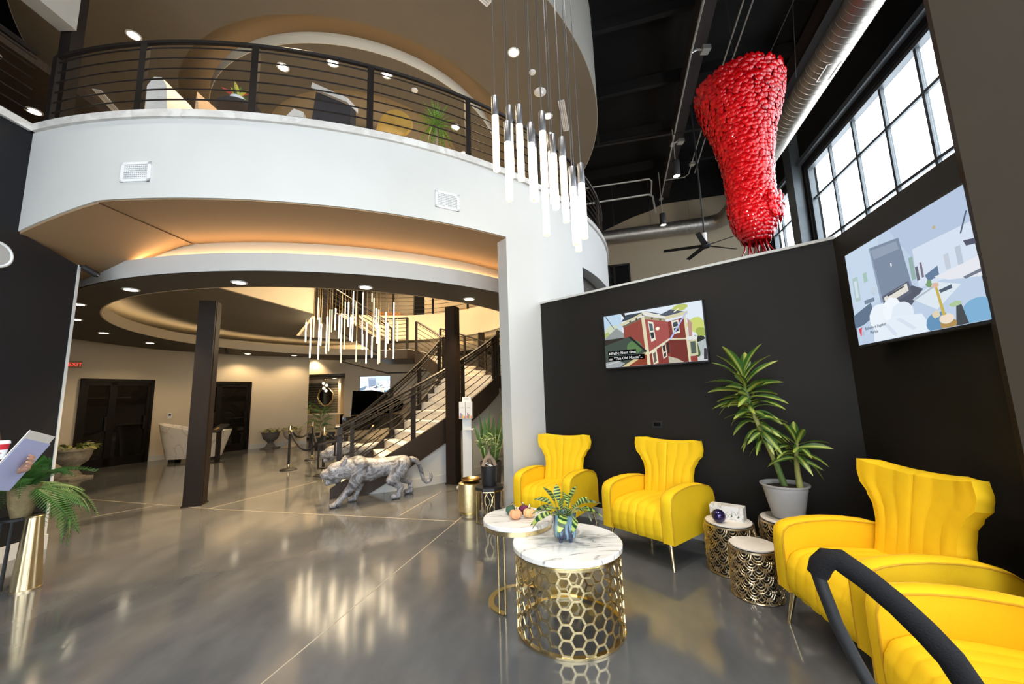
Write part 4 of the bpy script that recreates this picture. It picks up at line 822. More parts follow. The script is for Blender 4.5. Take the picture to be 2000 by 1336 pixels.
tvn = Vector((WT1[1]-WT0[1], -(WT1[0]-WT0[0]), 0)).normalized()
o1 = along(WT0, WT1, .985, .105, 1.735)
television('smaller wall television showing a red clapboard house on the charcoal partition', o1, Vector((WT1[0]-WT0[0], WT1[1]-WT0[1], 0)), tvn, 1.075, .605, house, [('KEVIN: Next time', .045, .236, .043, (255, 255, 255)), ('on "This Old House"...', .045, .135, .043, (255, 255, 255))], .80)
def living(k=1.0, wide=False):
    c = lambda r, g, b: (min(255, int(r*k)), min(255, int(g*k)), min(255, int(b*k)))
    _c = c; c = lambda r, g, b: _c(r*.78+46, g*.78+48, b*.78+50)  # pale screen glare blended into every picture colour
    return [(c(168, 186, 210), full), (c(178, 195, 216), [(0, .3), (.35, .42), (.35, 1), (0, 1)]), (c(158, 176, 202), [(.45, 1), (1, 1), (1, .55), (.6, .62)]), (c(196, 207, 222), rect(.60, 1, .38, .72)), (c(150, 178, 172), rect(.04, .10, .46, .72)), (c(190, 204, 214), rect(.055, .085, .5, .68)), (c(140, 175, 160), rect(.16, .20, .62, .72)), (c(176, 190, 205), blob(.24, .5, .03, .04, 12, 0)),
      (c(94, 108, 132), [(.27, .93), (.52, .88), (.56, .40), (.31, .34)]), (c(118, 134, 160), [(.26, .93), (.27, .93), (.31, .36), (.29, .36)]), (c(120, 132, 152), [(.28, .9), (.50, .86), (.51, .78), (.29, .80)]), (c(240, 240, 235), rect(.425, .435, .66, .69)),
      (c(48, 52, 66), [(.30, .34), (.56, .42), (.63, .36), (.44, .16), (.32, .22)]), (c(58, 64, 80), [(.31, .42), (.54, .47), (.55, .36), (.32, .30)]), (c(210, 205, 190), [(.325, .40), (.525, .455), (.53, .385), (.335, .33)]), (c(30, 30, 36), [(.36, .41), (.50, .445), (.50, .43), (.36, .395)]), (c(60, 80, 105), [(0, .32), (.20, .40), (.22, .26), (.10, .20), (0, .18)]), (c(85, 105, 125), rect(.14, .24, .40, .44)),
      (c(120, 150, 140), rect(.57, .60, .46, .66)), (c(70, 70, 80), rect(.605, .625, .44, .56)), (c(90, 80, 95), rect(.64, .655, .45, .58)), (c(66, 92, 124), [(.66, .46), (.75, .50), (.75, .42), (.68, .40)]), (c(205, 215, 222), [(.55, .30), (.72, .38), (.86, .30), (.70, .16)]), (c(150, 165, 178), [(.56, .30), (.72, .36), (.72, .345), (.57, .285)]), (c(40, 55, 70), [(.73, .305), (.81, .32), (.81, .29), (.74, .28)]), (c(215, 215, 220), [(.72, .42), (1, .46), (1, .30), (.80, .36)]), (c(80, 85, 100), [(.88, .345), (1, .37), (1, .345), (.89, .325)]),
      (c(222, 228, 234), blob(.27, .22, .10, .14, 18, .08, 3)), (c(228, 233, 238), blob(.38, .26, .08, .12, 16, .08, 5)), (c(210, 220, 230), blob(.46, .20, .09, .11, 16, .06, 7)), (c(214, 222, 232), [(.18, .0), (.66, .0), (.60, .16), (.40, .20), (.20, .14)]), (c(195, 207, 220), [(.40, .17), (.44, .17), (.55, .05), (.52, .04)]), (c(196, 206, 220), [(.30, .14), (.33, .15), (.40, .03), (.37, .02)]),
      (c(176, 184, 196), rect(.80, .83, .44, .56)), (c(166, 176, 190), rect(.87, .90, .44, .58)), (c(48, 58, 80), [(.96, .80), (.97, .80), (.92, .66), (.91, .66)]), (c(44, 46, 62), [(.92, .60), (.995, .58), (.995, .54), (.93, .555)]), (c(170, 150, 110), blob(.78, .80, .012, .015, 8, .1)), 
      (c(66, 116, 158), blob(.70, .05, .08, .09, 16, .0)), (c(96, 150, 190), blob(.93, .07, .09, .10, 16, .0)), (c(30, 34, 36), [(.80, 0), (.87, 0), (.85, .15), (.82, .15)]), (c(150, 178, 120), blob(.82, .165, .035, .02, 12, .2)), (c(150, 110, 40), blob(.76, .02, .05, .05, 14, .1)), (c(225, 205, 180), blob(.755, .07, .045, .04, 14, .05)), (c(180, 150, 40), [(.735, .1), (.755, .1), (.735, .34), (.72, .34)]), (c(205, 160, 130), blob(.725, .35, .025, .02, 10, .3)), (c(90, 130, 70), blob(.69, .38, .02, .03, 10, .3)), (c(205, 190, 150), blob(.70, .12, .025, .03, 12, .2)),
      (c(200, 28, 38), [(.055, .165), (.095, .175), (.085, .15), (.075, .09), (.065, .085)]), (c(150, 165, 190), [(.09, .13), (.105, .13), (.105, .09), (.085, .09)])]
o2 = along(WT1, WB1, .414, .14, 1.735)
wbn = Vector((WB1[1]-WT1[1], -(WB1[0]-WT1[0]), 0)).normalized()
television('large wall television at right showing a pale blue-grey living room with a dark fireplace', o2, Vector((WB1[0]-WT1[0], WB1[1]-WT1[1], 0)), wbn, 1.09, .68, living(), [('Belvedere Leather', .125, .135, .030, (50, 60, 80)), ('Marble', .17, .085, .030, (50, 60, 80))], .95, depth=.05)
television('small television on the cream rear wall above the grand piano', (-5.93, 14.92, 1.73), (1, 0, 0), (0, -1, 0), 1.16, .645, living(1.28), (), 1.0)
# ================================================================ YELLOW WINGBACK ARMCHAIRS
M_pipe = mat('yellow_piping', (.62, .34, .01), .7, var=.05)
def armchair(label):
    t = thing('wingback_armchair', label, 'armchair', (0, 0, 0), 0, 'yellow wingback armchairs')
    NC = 6
    def chan(u): return abs(sin(pi*NC*u))**.40
    # seat: channel-tufted waterfall cushion from back to front edge and down
    prof = [(.60, .445), (.45, .455), (.30, .462), (.18, .462), (.09, .452), (.035, .425), (.008, .375), (.0, .31), (.004, .25), (.02, .215)]
    def seat(u, v):
        q = v*(len(prof)-1); i = min(int(q), len(prof)-2); f = q-i; y = prof[i][0]*(1-f)+prof[i+1][0]*f; z = prof[i][1]*(1-f)+prof[i+1][1]*f
        dy, dz = prof[i+1][0]-prof[i][0], prof[i+1][1]-prof[i][1]; l = hypot(dy, dz); ny, nz = dz/l, -dy/l; b = .011*chan(u)+.02*sin(pi*u)*(1 if v < .55 else .3)
        return ((u-.5)*.52, y+ny*b, z+nz*b)
    m = MB(); m.grid(seat, 56, 36); m.build('seat', M_velvet, t, sharp=60)
    m = MB(); m.box(-.31, .31, .02, .66, .205, .40); m.build('seat_frame', M_velvet, t)
    # back: wing outline, slightly curved, channels fan out
    def hw(v):   # half width up the back
        K = [(0, .245), (.25, .235), (.42, .232), (.56, .245), (.68, .285), (.78, .335), (.88, .348), (1.0, .338)]
        for (a, b), (c, d) in zip(K, K[1:]):
            if v <= c: f = (v-a)/(c-a); f = f*f*(3-2*f); return b+(d-b)*f
        return K[-1][1]
    def back(u, v, off):
        a = (u-.5)*2; x = a*hw(v); z = .40+.555*v+.035*abs(a)**2.2*v**3-.012*v**3; y = .50+.115*v-.055*abs(a)**3*v*v
        if off == 0: b = .012*chan(u)*min(1, 12*min(u, 1-u))+.016*sin(pi*u); return (x, y-b, z)
        return (x*.985, y+.105-.02*v, z-.004)
    m = MB(); nu, nv = 56, 26
    m.grid(lambda u, v: back(u, v, 0), nu, nv); m.grid(lambda u, v: back(1-u, v, 1), nu, nv)
    for edge in ('l', 'r', 't'):
        if edge == 't': m.grid(lambda u, v: tuple(Vector(back(u, 1, 0))*(1-v)+Vector(back(u, 1, 1))*v+Vector((0, 0, .022*sin(pi*v)*min(1, 8*min(u, 1-u))))), nu, 5)
        else:
            q = 0 if edge == 'l' else 1; sg = -1 if q == 0 else 1
            m.grid(lambda u, v: tuple(Vector(back(q, u, 0))*(1-v)+Vector(back(q, u, 1))*v+Vector((sg*.016*sin(pi*v)*min(1, 8*(1-u)), 0, 0))), nv, 5)
    m.build('backrest', M_velvet, t, sharp=32)
    # arms: rounded panels
    out = [(.0, .205), (-.002, .40), (.0, .515), (.012, .560), (.040, .588), (.09, .604), (.18, .617), (.30, .622), (.42, .616), (.54, .600), (.64, .572), (.70, .530), (.722, .46), (.715, .205)]
    for s_ in (-1, 1):
        x0, x1 = s_*.262, s_*.358; m = MB(); rows = [(x0, .0), (x0+s_*.014, .008), ((x0+x1)/2, .011), (x1-s_*.008, .006), (x1, .0)]; n = len(out)
        vs = []
        for x, e in rows:
            for i, (y, z) in enumerate(out):
                k = 1 if 1 <= i <= n-2 else 0; cy, cz = .36, .36; d = Vector((y-cy, z-cz)).normalized()*(e if k else 0); vs.append((x, y+d.x, z+d.y))
        fs = [(r*n+i, r*n+i+1, (r+1)*n+i+1, (r+1)*n+i) for r in range(4) for i in range(n-1)]
        m.add(vs, fs); m.add([(x0, y, z) for y, z in out], [list(range(n))], False); m.add([(x1, y, z) for y, z in out], [list(range(n))], False)
        m.add([(x0, .0, .205), (x1, 0, .205), (x1, .71, .205), (x0, .71, .205)], [(0, 1, 2, 3)], False)
        arm = m.build('armrest', M_velvet, t, sharp=50)
        for x in (x1, x0): MB().tube([(x, y, z) for y, z in out], .0055, 6).build('piping', M_pipe, arm)
    for sx_ in (-1, 1):
        for y, ye in ((.05, .015), (.64, .70)):
            k = MB(); k.tube([(sx_*.29, y, .215), (sx_*.325, ye, .012), (sx_*.326, ye, 0)], [.019, .010, .012], 12); k.build('leg', M_gold, t)
    return t
def place(t, fl, d, w=.345):
    r = Vector((d[1], -d[0])); o = Vector(fl)+r*w; t.location = (o.x, o.y, 0); t.rotation_euler = (0, 0, atan2(-d[0], d[1]))
A1 = armchair('yellow velvet wingback armchair nearest the white pillar')
A2 = dup(A1, label='yellow velvet wingback armchair below the television with the red house'); A3 = dup(A1, label='yellow velvet wingback armchair below the large right television, beside the potted dracaena'); A4 = dup(A1, label='yellow velvet armchair cut off by the lower right corner behind the black padded bar')
def nrm2(x, y): l = hypot(x, y); return (x/l, y/l)
place(A1, (-.03, 4.43), nrm2(.574, .819)); place(A2, (.83, 3.86), nrm2(.79, .61)); place(A3, (1.655, 2.635), nrm2(.997, -.07)); place(A4, (1.49, 1.80), nrm2(.93, -.37))
A1.scale = (.97, .94, 1.0)
# ================================================================ TABLES
# large round coffee table with honeycomb cage
cx, cy, h, R = .314, 2.661, .51, .352
t = thing('coffee_table', 'round marble coffee table on a brass honeycomb drum', 'coffee table', (cx, cy, 0))
MB().lathe([(R-.006, h-.035), (R, h-.029), (R, h-.005), (R-.005, h), (.001, h)], 72).build('marble_top', M_marble, t)
MB().lathe([(.001, h-.043), (R-.02, h-.043), (R-.02, h-.036), (.001, h-.036)], 48).build('support_plate', M_gold, t)
Rc = .335; NCOL = 32; cw = 2*pi*Rc/NCOL; a_ = cw/1.5; vh = .080; zc0, zc1 = .012, h-.045; m = MB()
def cyl(s, z): t_ = s/Rc; return Vector((Rc*cos(t_), Rc*sin(t_), z))
for c in range(NCOL):
    for r in range(-1, int((zc1-zc0)/vh)+2):
        s0 = c*cw; zc = zc0+vh*(r+.5*(c % 2))+.01
        P6 = [(s0+a_*cos(radians(60*k)), zc+vh/sqrt(3)*sin(radians(60*k))) for k in range(6)]
        for k in (0, 1, 2):
            (s1, z1), (s2, z2) = P6[k], P6[(k+1) % 6]
            if z1 > z2: (s1, z1), (s2, z2) = (s2, z2), (s1, z1)
            if z2 <= zc0 or z1 >= zc1: continue
            if z1 < zc0: f = (zc0-z1)/(z2-z1); s1 += (s2-s1)*f; z1 = zc0
            if z2 > zc1: f = (zc1-z1)/(z2-z1); s2 = s1+(s2-s1)*f; z2 = zc1
            p, q = cyl(s1, z1), cyl(s2, z2); up_ = Vector((p.x+q.x, p.y+q.y, 0)).normalized(); m.bar(p, q, .012, .006, up_)
m.build('honeycomb_cage', M_gold, t)
for z in (.008, h-.05): MB().lathe([(Rc-.022, z-.007), (Rc+.006, z-.007), (Rc+.006, z+.007), (Rc-.022, z+.007), (Rc-.022, z-.007)], 64, cap=False).build('ring', M_gold, t)
# C table
cx, cy, h, R = 0.0, 2.976, .57, .253
t = thing('side_table', 'small round marble side table on two slim brass rods', 'side table', (cx, cy, 0))
MB().lathe([(.001, h-.03), (R-.004, h-.03), (R, h-.026), (R, h-.004), (R-.004, h), (.001, h)], 56).build('marble_top', M_marble, t)
MB().lathe([(R-.014, h-.062), (R-.008, h-.062), (R-.008, h-.03), (R-.014, h-.03)], 56, cap=False).build('brass_apron', M_gold, t)
arc = [(.215*cos(radians(a)), .215*sin(radians(a)), .006) for a in range(40, 246, 8)]
m = MB(); vs = []
for x, y, z in arc:
    for k, q in ((.88, 0), (1.06, 0), (1.06, .012), (.88, .012)): vs.append((x*k, y*k, q))
fs = [(i*4+k, i*4+(k+1) % 4, i*4+4+(k+1) % 4, i*4+4+k) for i in range(len(arc)-1) for k in range(4)]+[(0, 1, 2, 3), tuple(4*(len(arc)-1)+k for k in (3, 2, 1, 0))]
m.add(vs, fs); m.build('base_arc', M_gold, t)
for a in (242, 228, 52): 
    a = radians(a); MB().tube([(.213*cos(a), .213*sin(a), .01), (.213*cos(a), .213*sin(a), h-.05)], .0075, 10).build('rod', M_gold, t)
# drum stools of overlapping scales
def drum(label, x, y, h, R, ncol, nrow):
    t = thing('drum_table', label, 'drum table', (x, y, 0), random.uniform(0, 1), 'gold scallop drum tables'); m = MB()
    MB().lathe([(.001, h-.012), (R-.012, h-.012), (R-.008, h-.008), (R-.008, h-.001), (R-.011, h), (.001, h)], 48).build('marble_top', M_marbt, t)
    w = 2*pi*R/ncol; rh = (h-.03)/(nrow+.9)
    for r in range(nrow+1):
        zt = h-.022-rh*r
        for c in range(ncol):
            s0 = w*(c+.5*(r % 2))
            for k, rad in enumerate((.57, .405, .24)):
                pts = []
                for i in range(9):
                    a = pi+pi*i/8; s = s0+w*rad*cos(a)*1.02; z = zt+rh*2.35*rad*sin(a)
                    z = max(z, .006); rr2 = R+.010*(1-k*.35)*abs(sin(a)); pts.append((rr2*cos(s/R), rr2*sin(s/R), z))
                m.tube(pts, .0036, 5)
    m.build('scale_lattice', M_dgold, t)
    for z in (h-.02, .008): MB().lathe([(R-.006, z-.006), (R+.004, z-.006), (R+.004, z+.006), (R-.006, z+.006), (R-.006, z-.006)], 48, cap=False).build('ring', M_dgold, t)
    MB().lathe([(R-.03, .01), (R-.03, h-.02)], 40, cap=False).build('interior_shade', mat('interior_shade_colour', (.018, .015, .012), .6), t)  # dark tube painting in the shade seen between the scales
    return t
M_marbt = mat('cream_stone_top', (.80, .74, .66), .3, var=.05, scale=12)
drum('gold scallop drum table carrying the tissue box', 1.734, 3.347, .38, .180, 13, 6)
drum('small gold scallop drum table standing empty in front', 1.687, 2.955, .343, .155, 12, 6)
drum('tall gold scallop drum table under the potted dracaena', 2.135, 3.20, .43, .20, 14, 7)
# octagonal stand with black top, hammered gold stool
cx, cy = -.325, 4.78; t = thing('plant_stand', 'octagonal black-topped side table on a gold wire frame by the pillar', 'side table', (cx, cy, 0)); R = .165; h = .40
oc = [(R*cos(radians(22.5+45*k)), R*sin(radians(22.5+45*k))) for k in range(8)]
MB().prism([(x*1.06, y*1.06) for x, y in oc], h-.035, h).build('table_top', mat('black_stone', (.02, .02, .022), .35, var=.2), t)
for k in range(8):
    x, y = oc[k]; x2, y2 = oc[(k+1) % 8]
    MB().bar((x, y, .006), (x2, y2, .006), .010).build('bottom_rail', M_gold, t); MB().bar((x, y, h-.042), (x2, y2, h-.042), .010).build('top_rail', M_gold, t)
    if k % 2 == 0: MB().tube([(x, y, 0), (x, y, h-.04)], .006, 8).build('leg', M_gold, t)
    mx, my = (x+x2)/2, (y+y2)/2; e = Vector((x2-x, y2-y, 0)).normalized()
    if k % 2 == 1:
        for s_ in (-1, 1): MB().tube([(mx+e.x*s_*w_, my+e.y*s_*w_, z) for w_, z in ((.045, .005), (.045, .09), (.012, .15), (.012, .19), (.045, .25), (.045, .30), (.012, .36))], .005, 6).build('wire_loop', M_gold, t)
t = thing('drum_stool', 'hammered gold drum stool beside the octagonal side table', 'stool', (-.60, 5.10, 0))
MB().lathe([(.10, 0), (.118, .0), (.120, .02), (.112, .03), (.138, .045), (.142, .08), (.143, .33), (.138, .375), (.12, .385), (.001, .39)], 40).build('drum_body', M_hammer, t)
t = tag(MB().lathe([(.06, .39), (.095, .392), (.125, .41), (.13, .425), (.12, .43), (.09, .412), (.06, .402), (.001, .400)], 32, (-.575, 5.10)).build('gold_tray', mat('bronze_dish', (.24, .14, .05), .3, 1.0, var=.3, scale=14)), 'shallow bronze dish on the hammered gold stool', 'dish')
# ================================================================ PLANTS
def blade(name, m, L, w, droop=.3, fold=.25, peak=.4, nl=8, nw=2, wave=0.0, mats=None):
    mb_ = MB()
    def f(u, v):
        x = v; a = (u-.5)*2; ww = w*(sin(pi*min(1, v**(.7 if peak < .5 else 1.2)*.985+.012)))**.8
        y = a*ww/2; z = -droop*L*x*x+abs(a)*ww*fold+wave*sin(v*22)*abs(a)
        return (L*x*(1-.25*droop*x), y, z)
    mb_.grid(f, nw*2, nl); o = mb_.build(name, m); me = o.data; bpy.data.objects.remove(o); return me
def aim(loc, az, el, roll=0.0, s=1.0):
    return Matrix.Translation(loc) @ Matrix.Rotation(az, 4, 'Z') @ Matrix.Rotation(-el, 4, 'Y') @ Matrix.Rotation(roll, 4, 'X') @ Matrix.Scale(s, 4)
def leaf(name, me, parent, M):
    o = bpy.data.objects.new(name, me); COL.objects.link(o); o.parent = parent; o.matrix_basis = M; return o
def varileaf(name, ce, cm, rough=.4):
    m = bpy.data.materials.new(name); m.use_nodes = True; N = m.node_tree.nodes; L = m.node_tree.links; b = N['Principled BSDF']; b.inputs['Roughness'].default_value = rough
    tc = N.new('ShaderNodeTexCoord'); sp = N.new('ShaderNodeSeparateXYZ'); ab = N.new('ShaderNodeMath'); ab.operation = 'ABSOLUTE'; L.new(tc.outputs['Generated'], sp.inputs[0])
    sb = N.new('ShaderNodeMath'); sb.operation = 'SUBTRACT'; sb.inputs[1].default_value = .5; L.new(sp.outputs[1], sb.inputs[0]); L.new(sb.outputs[0], ab.inputs[0])
    r = N.new('ShaderNodeValToRGB'); e = r.color_ramp.elements; e[0].position = .10; e[0].color = (*cm, 1); e[1].position = .22; e[1].color = (*ce, 1); L.new(ab.outputs[0], r.inputs[0]); L.new(r.outputs[0], b.inputs['Base Color']); return m
# dracaena in a grey pot on the tall drum table
X, Y, Z = 2.135, 3.20, .43
t = thing('potted_dracaena', 'tall dracaena with striped leaves in a pale grey pot on the rear gold drum table', 'plant', (X, Y, Z))
MB().lathe([(.001, .0), (.15, 0), (.155, .02), (.145, .022), (.14, .01), (.001, .008)], 40).build('saucer', M_clear, t)
MB().lathe([(.001, .012), (.105, .012), (.125, .10), (.145, .20), (.150, .215), (.152, .225), (.150, .245), (.168, .25), (.170, .262), (.160, .262), (.150, .235), (.001, .235)], 48).build('pot', mat('pale_grey_pot', (.46, .45, .44), .45, var=.03), t)
MB().lathe([(.15, .232), (.08, .242), (.001, .245)], 32, cap=False).build('soil', M_soil, t)
M_drac = varileaf('dracaena_leaf', (.045, .12, .02), (.36, .42, .08)); M_cane = ramp_mat('dracaena_cane', [(.4, (.09, .16, .03)), (.6, (.36, .36, .10))], 'wave', 9, .6, 2, 1.0, (.2, .2, 2.4))
wr = Vector((.763, -.647, 0)); wb = Vector((.647, .763, 0))
cA = [(0, 0, .24), (-.04, .0, .42), (-.10, 0, .62), (-.155, 0, .80), (-.19, 0, .98), (-.20, 0, 1.10)]; cB = [(.10, 0, .24), (.095, 0, .36), (.10, 0, .47), (.115, 0, .58)]
mp_ = lambda q: Vector((0, 0, q[2]))+wr*(q[0]-.0)
for nm, cc in (('cane', cA), ('cane', cB)): MB().tube([mp_(q) for q in cc], [.024-.012*i/(len(cc)-1) for i in range(len(cc))], 10).build(nm, M_cane, t)
DL = [blade('leaf', M_drac, .33, .082, d, .2, .5, 9) for d in (.35, .6, .9)]
rnd = random.Random(11)
def crown(cc, i0, z0, z1, n, s0, s1):
    for k in range(n):
        f = k/(n-1); z = z0+(z1-z0)*f
        q = None
        for a, b in zip(cc, cc[1:]):
            if a[2] <= z <= b[2]: g = (z-a[2])/(b[2]-a[2]); q = (a[0]+(b[0]-a[0])*g, 0, z)
        q = q or cc[-1]; az = k*2.399+rnd.uniform(-.3, .3); el = radians(6+20*f+60*max(0, f-.8)*5*.9+rnd.uniform(-16, 16)); s = s0+(s1-s0)*f+rnd.uniform(-.08, .08)
        leaf('leaf', DL[2 if f < .3 else 1 if f < .7 else 0], t, aim(mp_(q), az, el, rnd.uniform(-.9, .9), s))
crown(cA, 0, .56, 1.10, 74, .52, 1.02); crown(cB, 0, .44, .58, 26, .46, .74)
# tissue box and glass ball
M_box = ramp_mat('floral_carton', [(.44, (.82, .80, .78)), (.50, (.80, .78, .76)), (.53, (.35, .42, .34)), (.56, (.80, .72, .70)), (.62, (.84, .82, .80))], 'noise', 16, .6, 3)
t = thing('tissue_box', 'white tissue box printed with small leaves on the gold drum table', 'tissue box', (1.765, 3.40, .38), radians(-40))
MB().box(-.125, .125, -.055, .055, 0, .105).build('carton', M_box, t); m = MB(); m.lathe([(.001, .106), (.06, .106), (.062, .1065)], 20); o = m.build('opening', mat('carton_slot', (.62, .60, .58), .7), t); o.scale = (1.2, .5, 1)
for k in range(5): MB().extr([(-.125+.05*k, -.0552, .02), (-.11+.05*k, -.0552, .05), (-.105+.05*k, -.0552, .03)], (0, -.0006, 0)).build('leaf_print', mat('leaf_print', (.10, .16, .12), .6), t)
t = thing('glass_ball', 'small gold and violet glass ball in front of the tissue box', 'ornament', (1.635, 3.30, .38))
MB().ball((0, 0, .052), .052, 24, 16).build('globe', ramp_mat('lustre_glass', [(.30, (.03, .02, .10)), (.46, (.05, .03, .14)), (.54, (.55, .48, .18)), (.8, (.80, .74, .48))], 'wave', 1.6, .06, 2, 2.0, (.3, .3, 6), .6, .5), t); MB().lathe([(.02, 0), (.024, .004), (.014, .008)], 16).build('foot', M_gold, t)
# calathea pot on the coffee table
X, Y, Z = .305, 2.655, .51
t = thing('potted_calathea', 'small patterned-leaf plant in a footed blue drip-glazed pot on the coffee table', 'plant', (X, Y, Z))
M_glaze = ramp_mat('blue_drip_glaze', [(.30, (.016, .018, .035)), (.48, (.03, .04, .09)), (.58, (.18, .33, .42)), (.75, (.36, .52, .58))], 'noise', 9, .12, 4, 1.2, (3.4, 3.4, .55), coat=.5)
MB().lathe([(.001, .022), (.060, .022), (.070, .030), (.076, .06), (.077, .15), (.078, .168), (.074, .17), (.071, .155), (.001, .152)], 40).build('pot', M_glaze, t)
for k in range(4): a = radians(45+90*k); MB().lathe([(.011, 0), (.012, .028)], 12, (.046*cos(a), .046*sin(a))).build('pot_foot', M_glaze, t)
MB().lathe([(.07, .150), (.001, .156)], 24, cap=False).build('soil', M_soil, t)
M_cal = ramp_mat('rattlesnake_leaf', [(.34, (.012, .05, .018)), (.44, (.03, .10, .03)), (.52, (.22, .33, .06)), (.7, (.36, .44, .10))], 'wave', 16, .35, 2, 1.6, (1, .3, .3))
CL = [blade('leaf', M_cal, .13, .050, d, .07, .5, 10, 2, .0012) for d in (.35, .7, 1.0)]; rnd = random.Random(5)
for k in range(24):
    az = k*2.399+.4; f = k/23; el = radians(10+66*f+rnd.uniform(-8, 8)); q = Vector((.03*cos(az), .03*sin(az), .152)); 
    M = aim(q, az, el, rnd.uniform(-.6, .6), .85+.35*rnd.random()); L0 = .05+.03*rnd.random(); tip = q+Vector((cos(az)*cos(el), sin(az)*cos(el), sin(el)))*L0
    leaf('leaf', CL[2 if f < .35 else 1 if f < .7 else 0], t, aim(tip, az, el, rnd.uniform(-.9, .9), .9+.3*rnd.random())); MB().tube([q, tip], .0028, 5).build('stem', M_cane, t)
# little velvet gourds on the small side table
def gourd(name, label, x, y, r, col, group='velvet gourds on the small table'):
    t = thing(name, label, 'gourd', (x, y, .57), random.uniform(0, 6), group); n = 9
    M_ = mat(name+'_velvet', col, .8, sheen=.4, var=.1)
    MB().grid(lambda u, v: ((r*sin(pi*v)*(1-.11*abs(cos(n*pi*u)))*cos(2*pi*u)), (r*sin(pi*v)*(1-.11*abs(cos(n*pi*u)))*sin(2*pi*u)), r*.76*(1-cos(pi*v))*.98-.16*r*math.exp(-((v-1)**2)*60)), 54, 18, True).build('body', M_, t)
    MB().tube([(0, 0, r*1.30), (.004, 0, r*1.6), (.014, .003, r*1.85), (.027, .006, r*1.9)], [.011, .008, .007, .005], 8).build('stem', M_gold, t)
gourd('velvet_gourd', 'peach velvet gourd with gold stem, front left on the small table', -.015, 2.925, .047, (.72, .36, .18)); gourd('velvet_gourd', 'pale orange velvet gourd with gold stem, front right on the small table', .085, 2.95, .045, (.78, .48, .22))
gourd('velvet_gourd', 'dark green velvet gourd at the back left on the small table', -.045, 3.03, .045, (.05, .11, .07)); gourd('velvet_gourd', 'plum purple velvet gourd at the back of the small table', .05, 3.05, .042, (.14, .02, .06))
# bonsai-like desert rose pot and snake plant
t = thing('potted_desert_rose', 'thick-rooted small plant in a black ribbed pot on the octagonal side table', 'plant', (-.325, 4.78, .40))
MB().lathe([(.001, 0), (.075, 0), (.085, .02), (.098, .22), (.10, .235), (.092, .235), (.09, .215), (.001, .215)], 36).build('pot', mat('black_ribbed_pot', (.016, .016, .018), .45, bump=.4, bscale=70, stretch=(.3, .3, 3)), t)
MB().lathe([(.09, .214), (.001, .224)], 28, cap=False).build('gravel', mat('pale_gravel', (.5, .46, .40), .8, var=.4, scale=60, bump=.8, bscale=90), t)
M_root = mat('swollen_root_bark', (.34, .24, .17), .7, var=.2, scale=14); m = MB()
for a in (.1, 1.4, 2.7, 3.6): m.caps((.015*cos(a), .015*sin(a), .345), (.055*cos(a), .055*sin(a), .285), .022, .026, 10); m.caps((.055*cos(a), .055*sin(a), .285), (.078*cos(a), .078*sin(a), .222), .026, .022, 10)
m.caps((0, 0, .335), (0, 0, .40), .028, .016, 10); remesh(m, 'root_trunk', M_root, t, .007, 4)
for k in range(5): MB().ball((.03*cos(k), -.05-.005*k, .232+.012*k), .022-.003*k, 10, 6, (1, 1, .45)).build('stacked_pebble', M_wpl, t)
M_jade = mat('small_leaf', (.17, .26, .08), .45, var=.25, scale=20); JLf = blade('leaf', M_jade, .11, .042, .3, .1, .5, 5); rnd = random.Random(9)
for k in range(8):
    a = k*.785+rnd.uniform(-.3, .3); rr = .06+.08*rnd.random(); p1_ = Vector((rr*cos(a), rr*sin(a), .46+.15*rnd.random())); MB().tube([(0, 0, .39), p1_*.5+Vector((0, 0, .23)), p1_], [.008, .006, .004], 6).build('branch', M_root, t)
    for q in range(9): leaf('leaf', JLf, t, aim(p1_+Vector((0, 0, -.012*q)), q*2.4, radians(rnd.uniform(10, 60)), 0, rnd.uniform(.7, 1.1)))
t = thing('snake_plant', 'upright snake plant with yellow-edged leaves in a dark grey pot behind the octagonal side table', 'plant', (-.335, 5.30, 0))
MB().lathe([(.001, 0), (.11, 0), (.14, .56), (.145, .60), (.132, .60), (.13, .57), (.001, .57)], 32).build('pot', mat('charcoal_pot', (.045, .042, .042), .5, var=.15), t); MB().lathe([(.13, .565), (.001, .57)], 24, cap=False).build('soil', M_soil, t)
M_snake = bpy.data.materials.new('snake_leaf'); M_snake = varileaf('snake_leaf', (.55, .56, .16), (.075, .15, .04)); MATS['snake_leaf'] = M_snake
for e in M_snake.node_tree.nodes:
    if e.bl_idname == 'ShaderNodeValToRGB': e.color_ramp.elements[0].position = .30; e.color_ramp.elements[1].position = .40
SL = [blade('leaf', M_snake, L, .085, .04, .16, .3, 9) for L in (.80, .64, .50)]; rnd = random.Random(4)
for k in range(11): a = k*2.399; leaf('leaf', SL[k % 3], t, aim(Vector((.06*cos(a), .06*sin(a), .56)), a, radians(rnd.uniform(72, 88)), rnd.uniform(-1.5, 1.5), rnd.uniform(.85, 1.05)))
leaf('leaf', SL[2], t, aim(Vector((.06, -.03, .62)), -.5, radians(28), 0, .55))
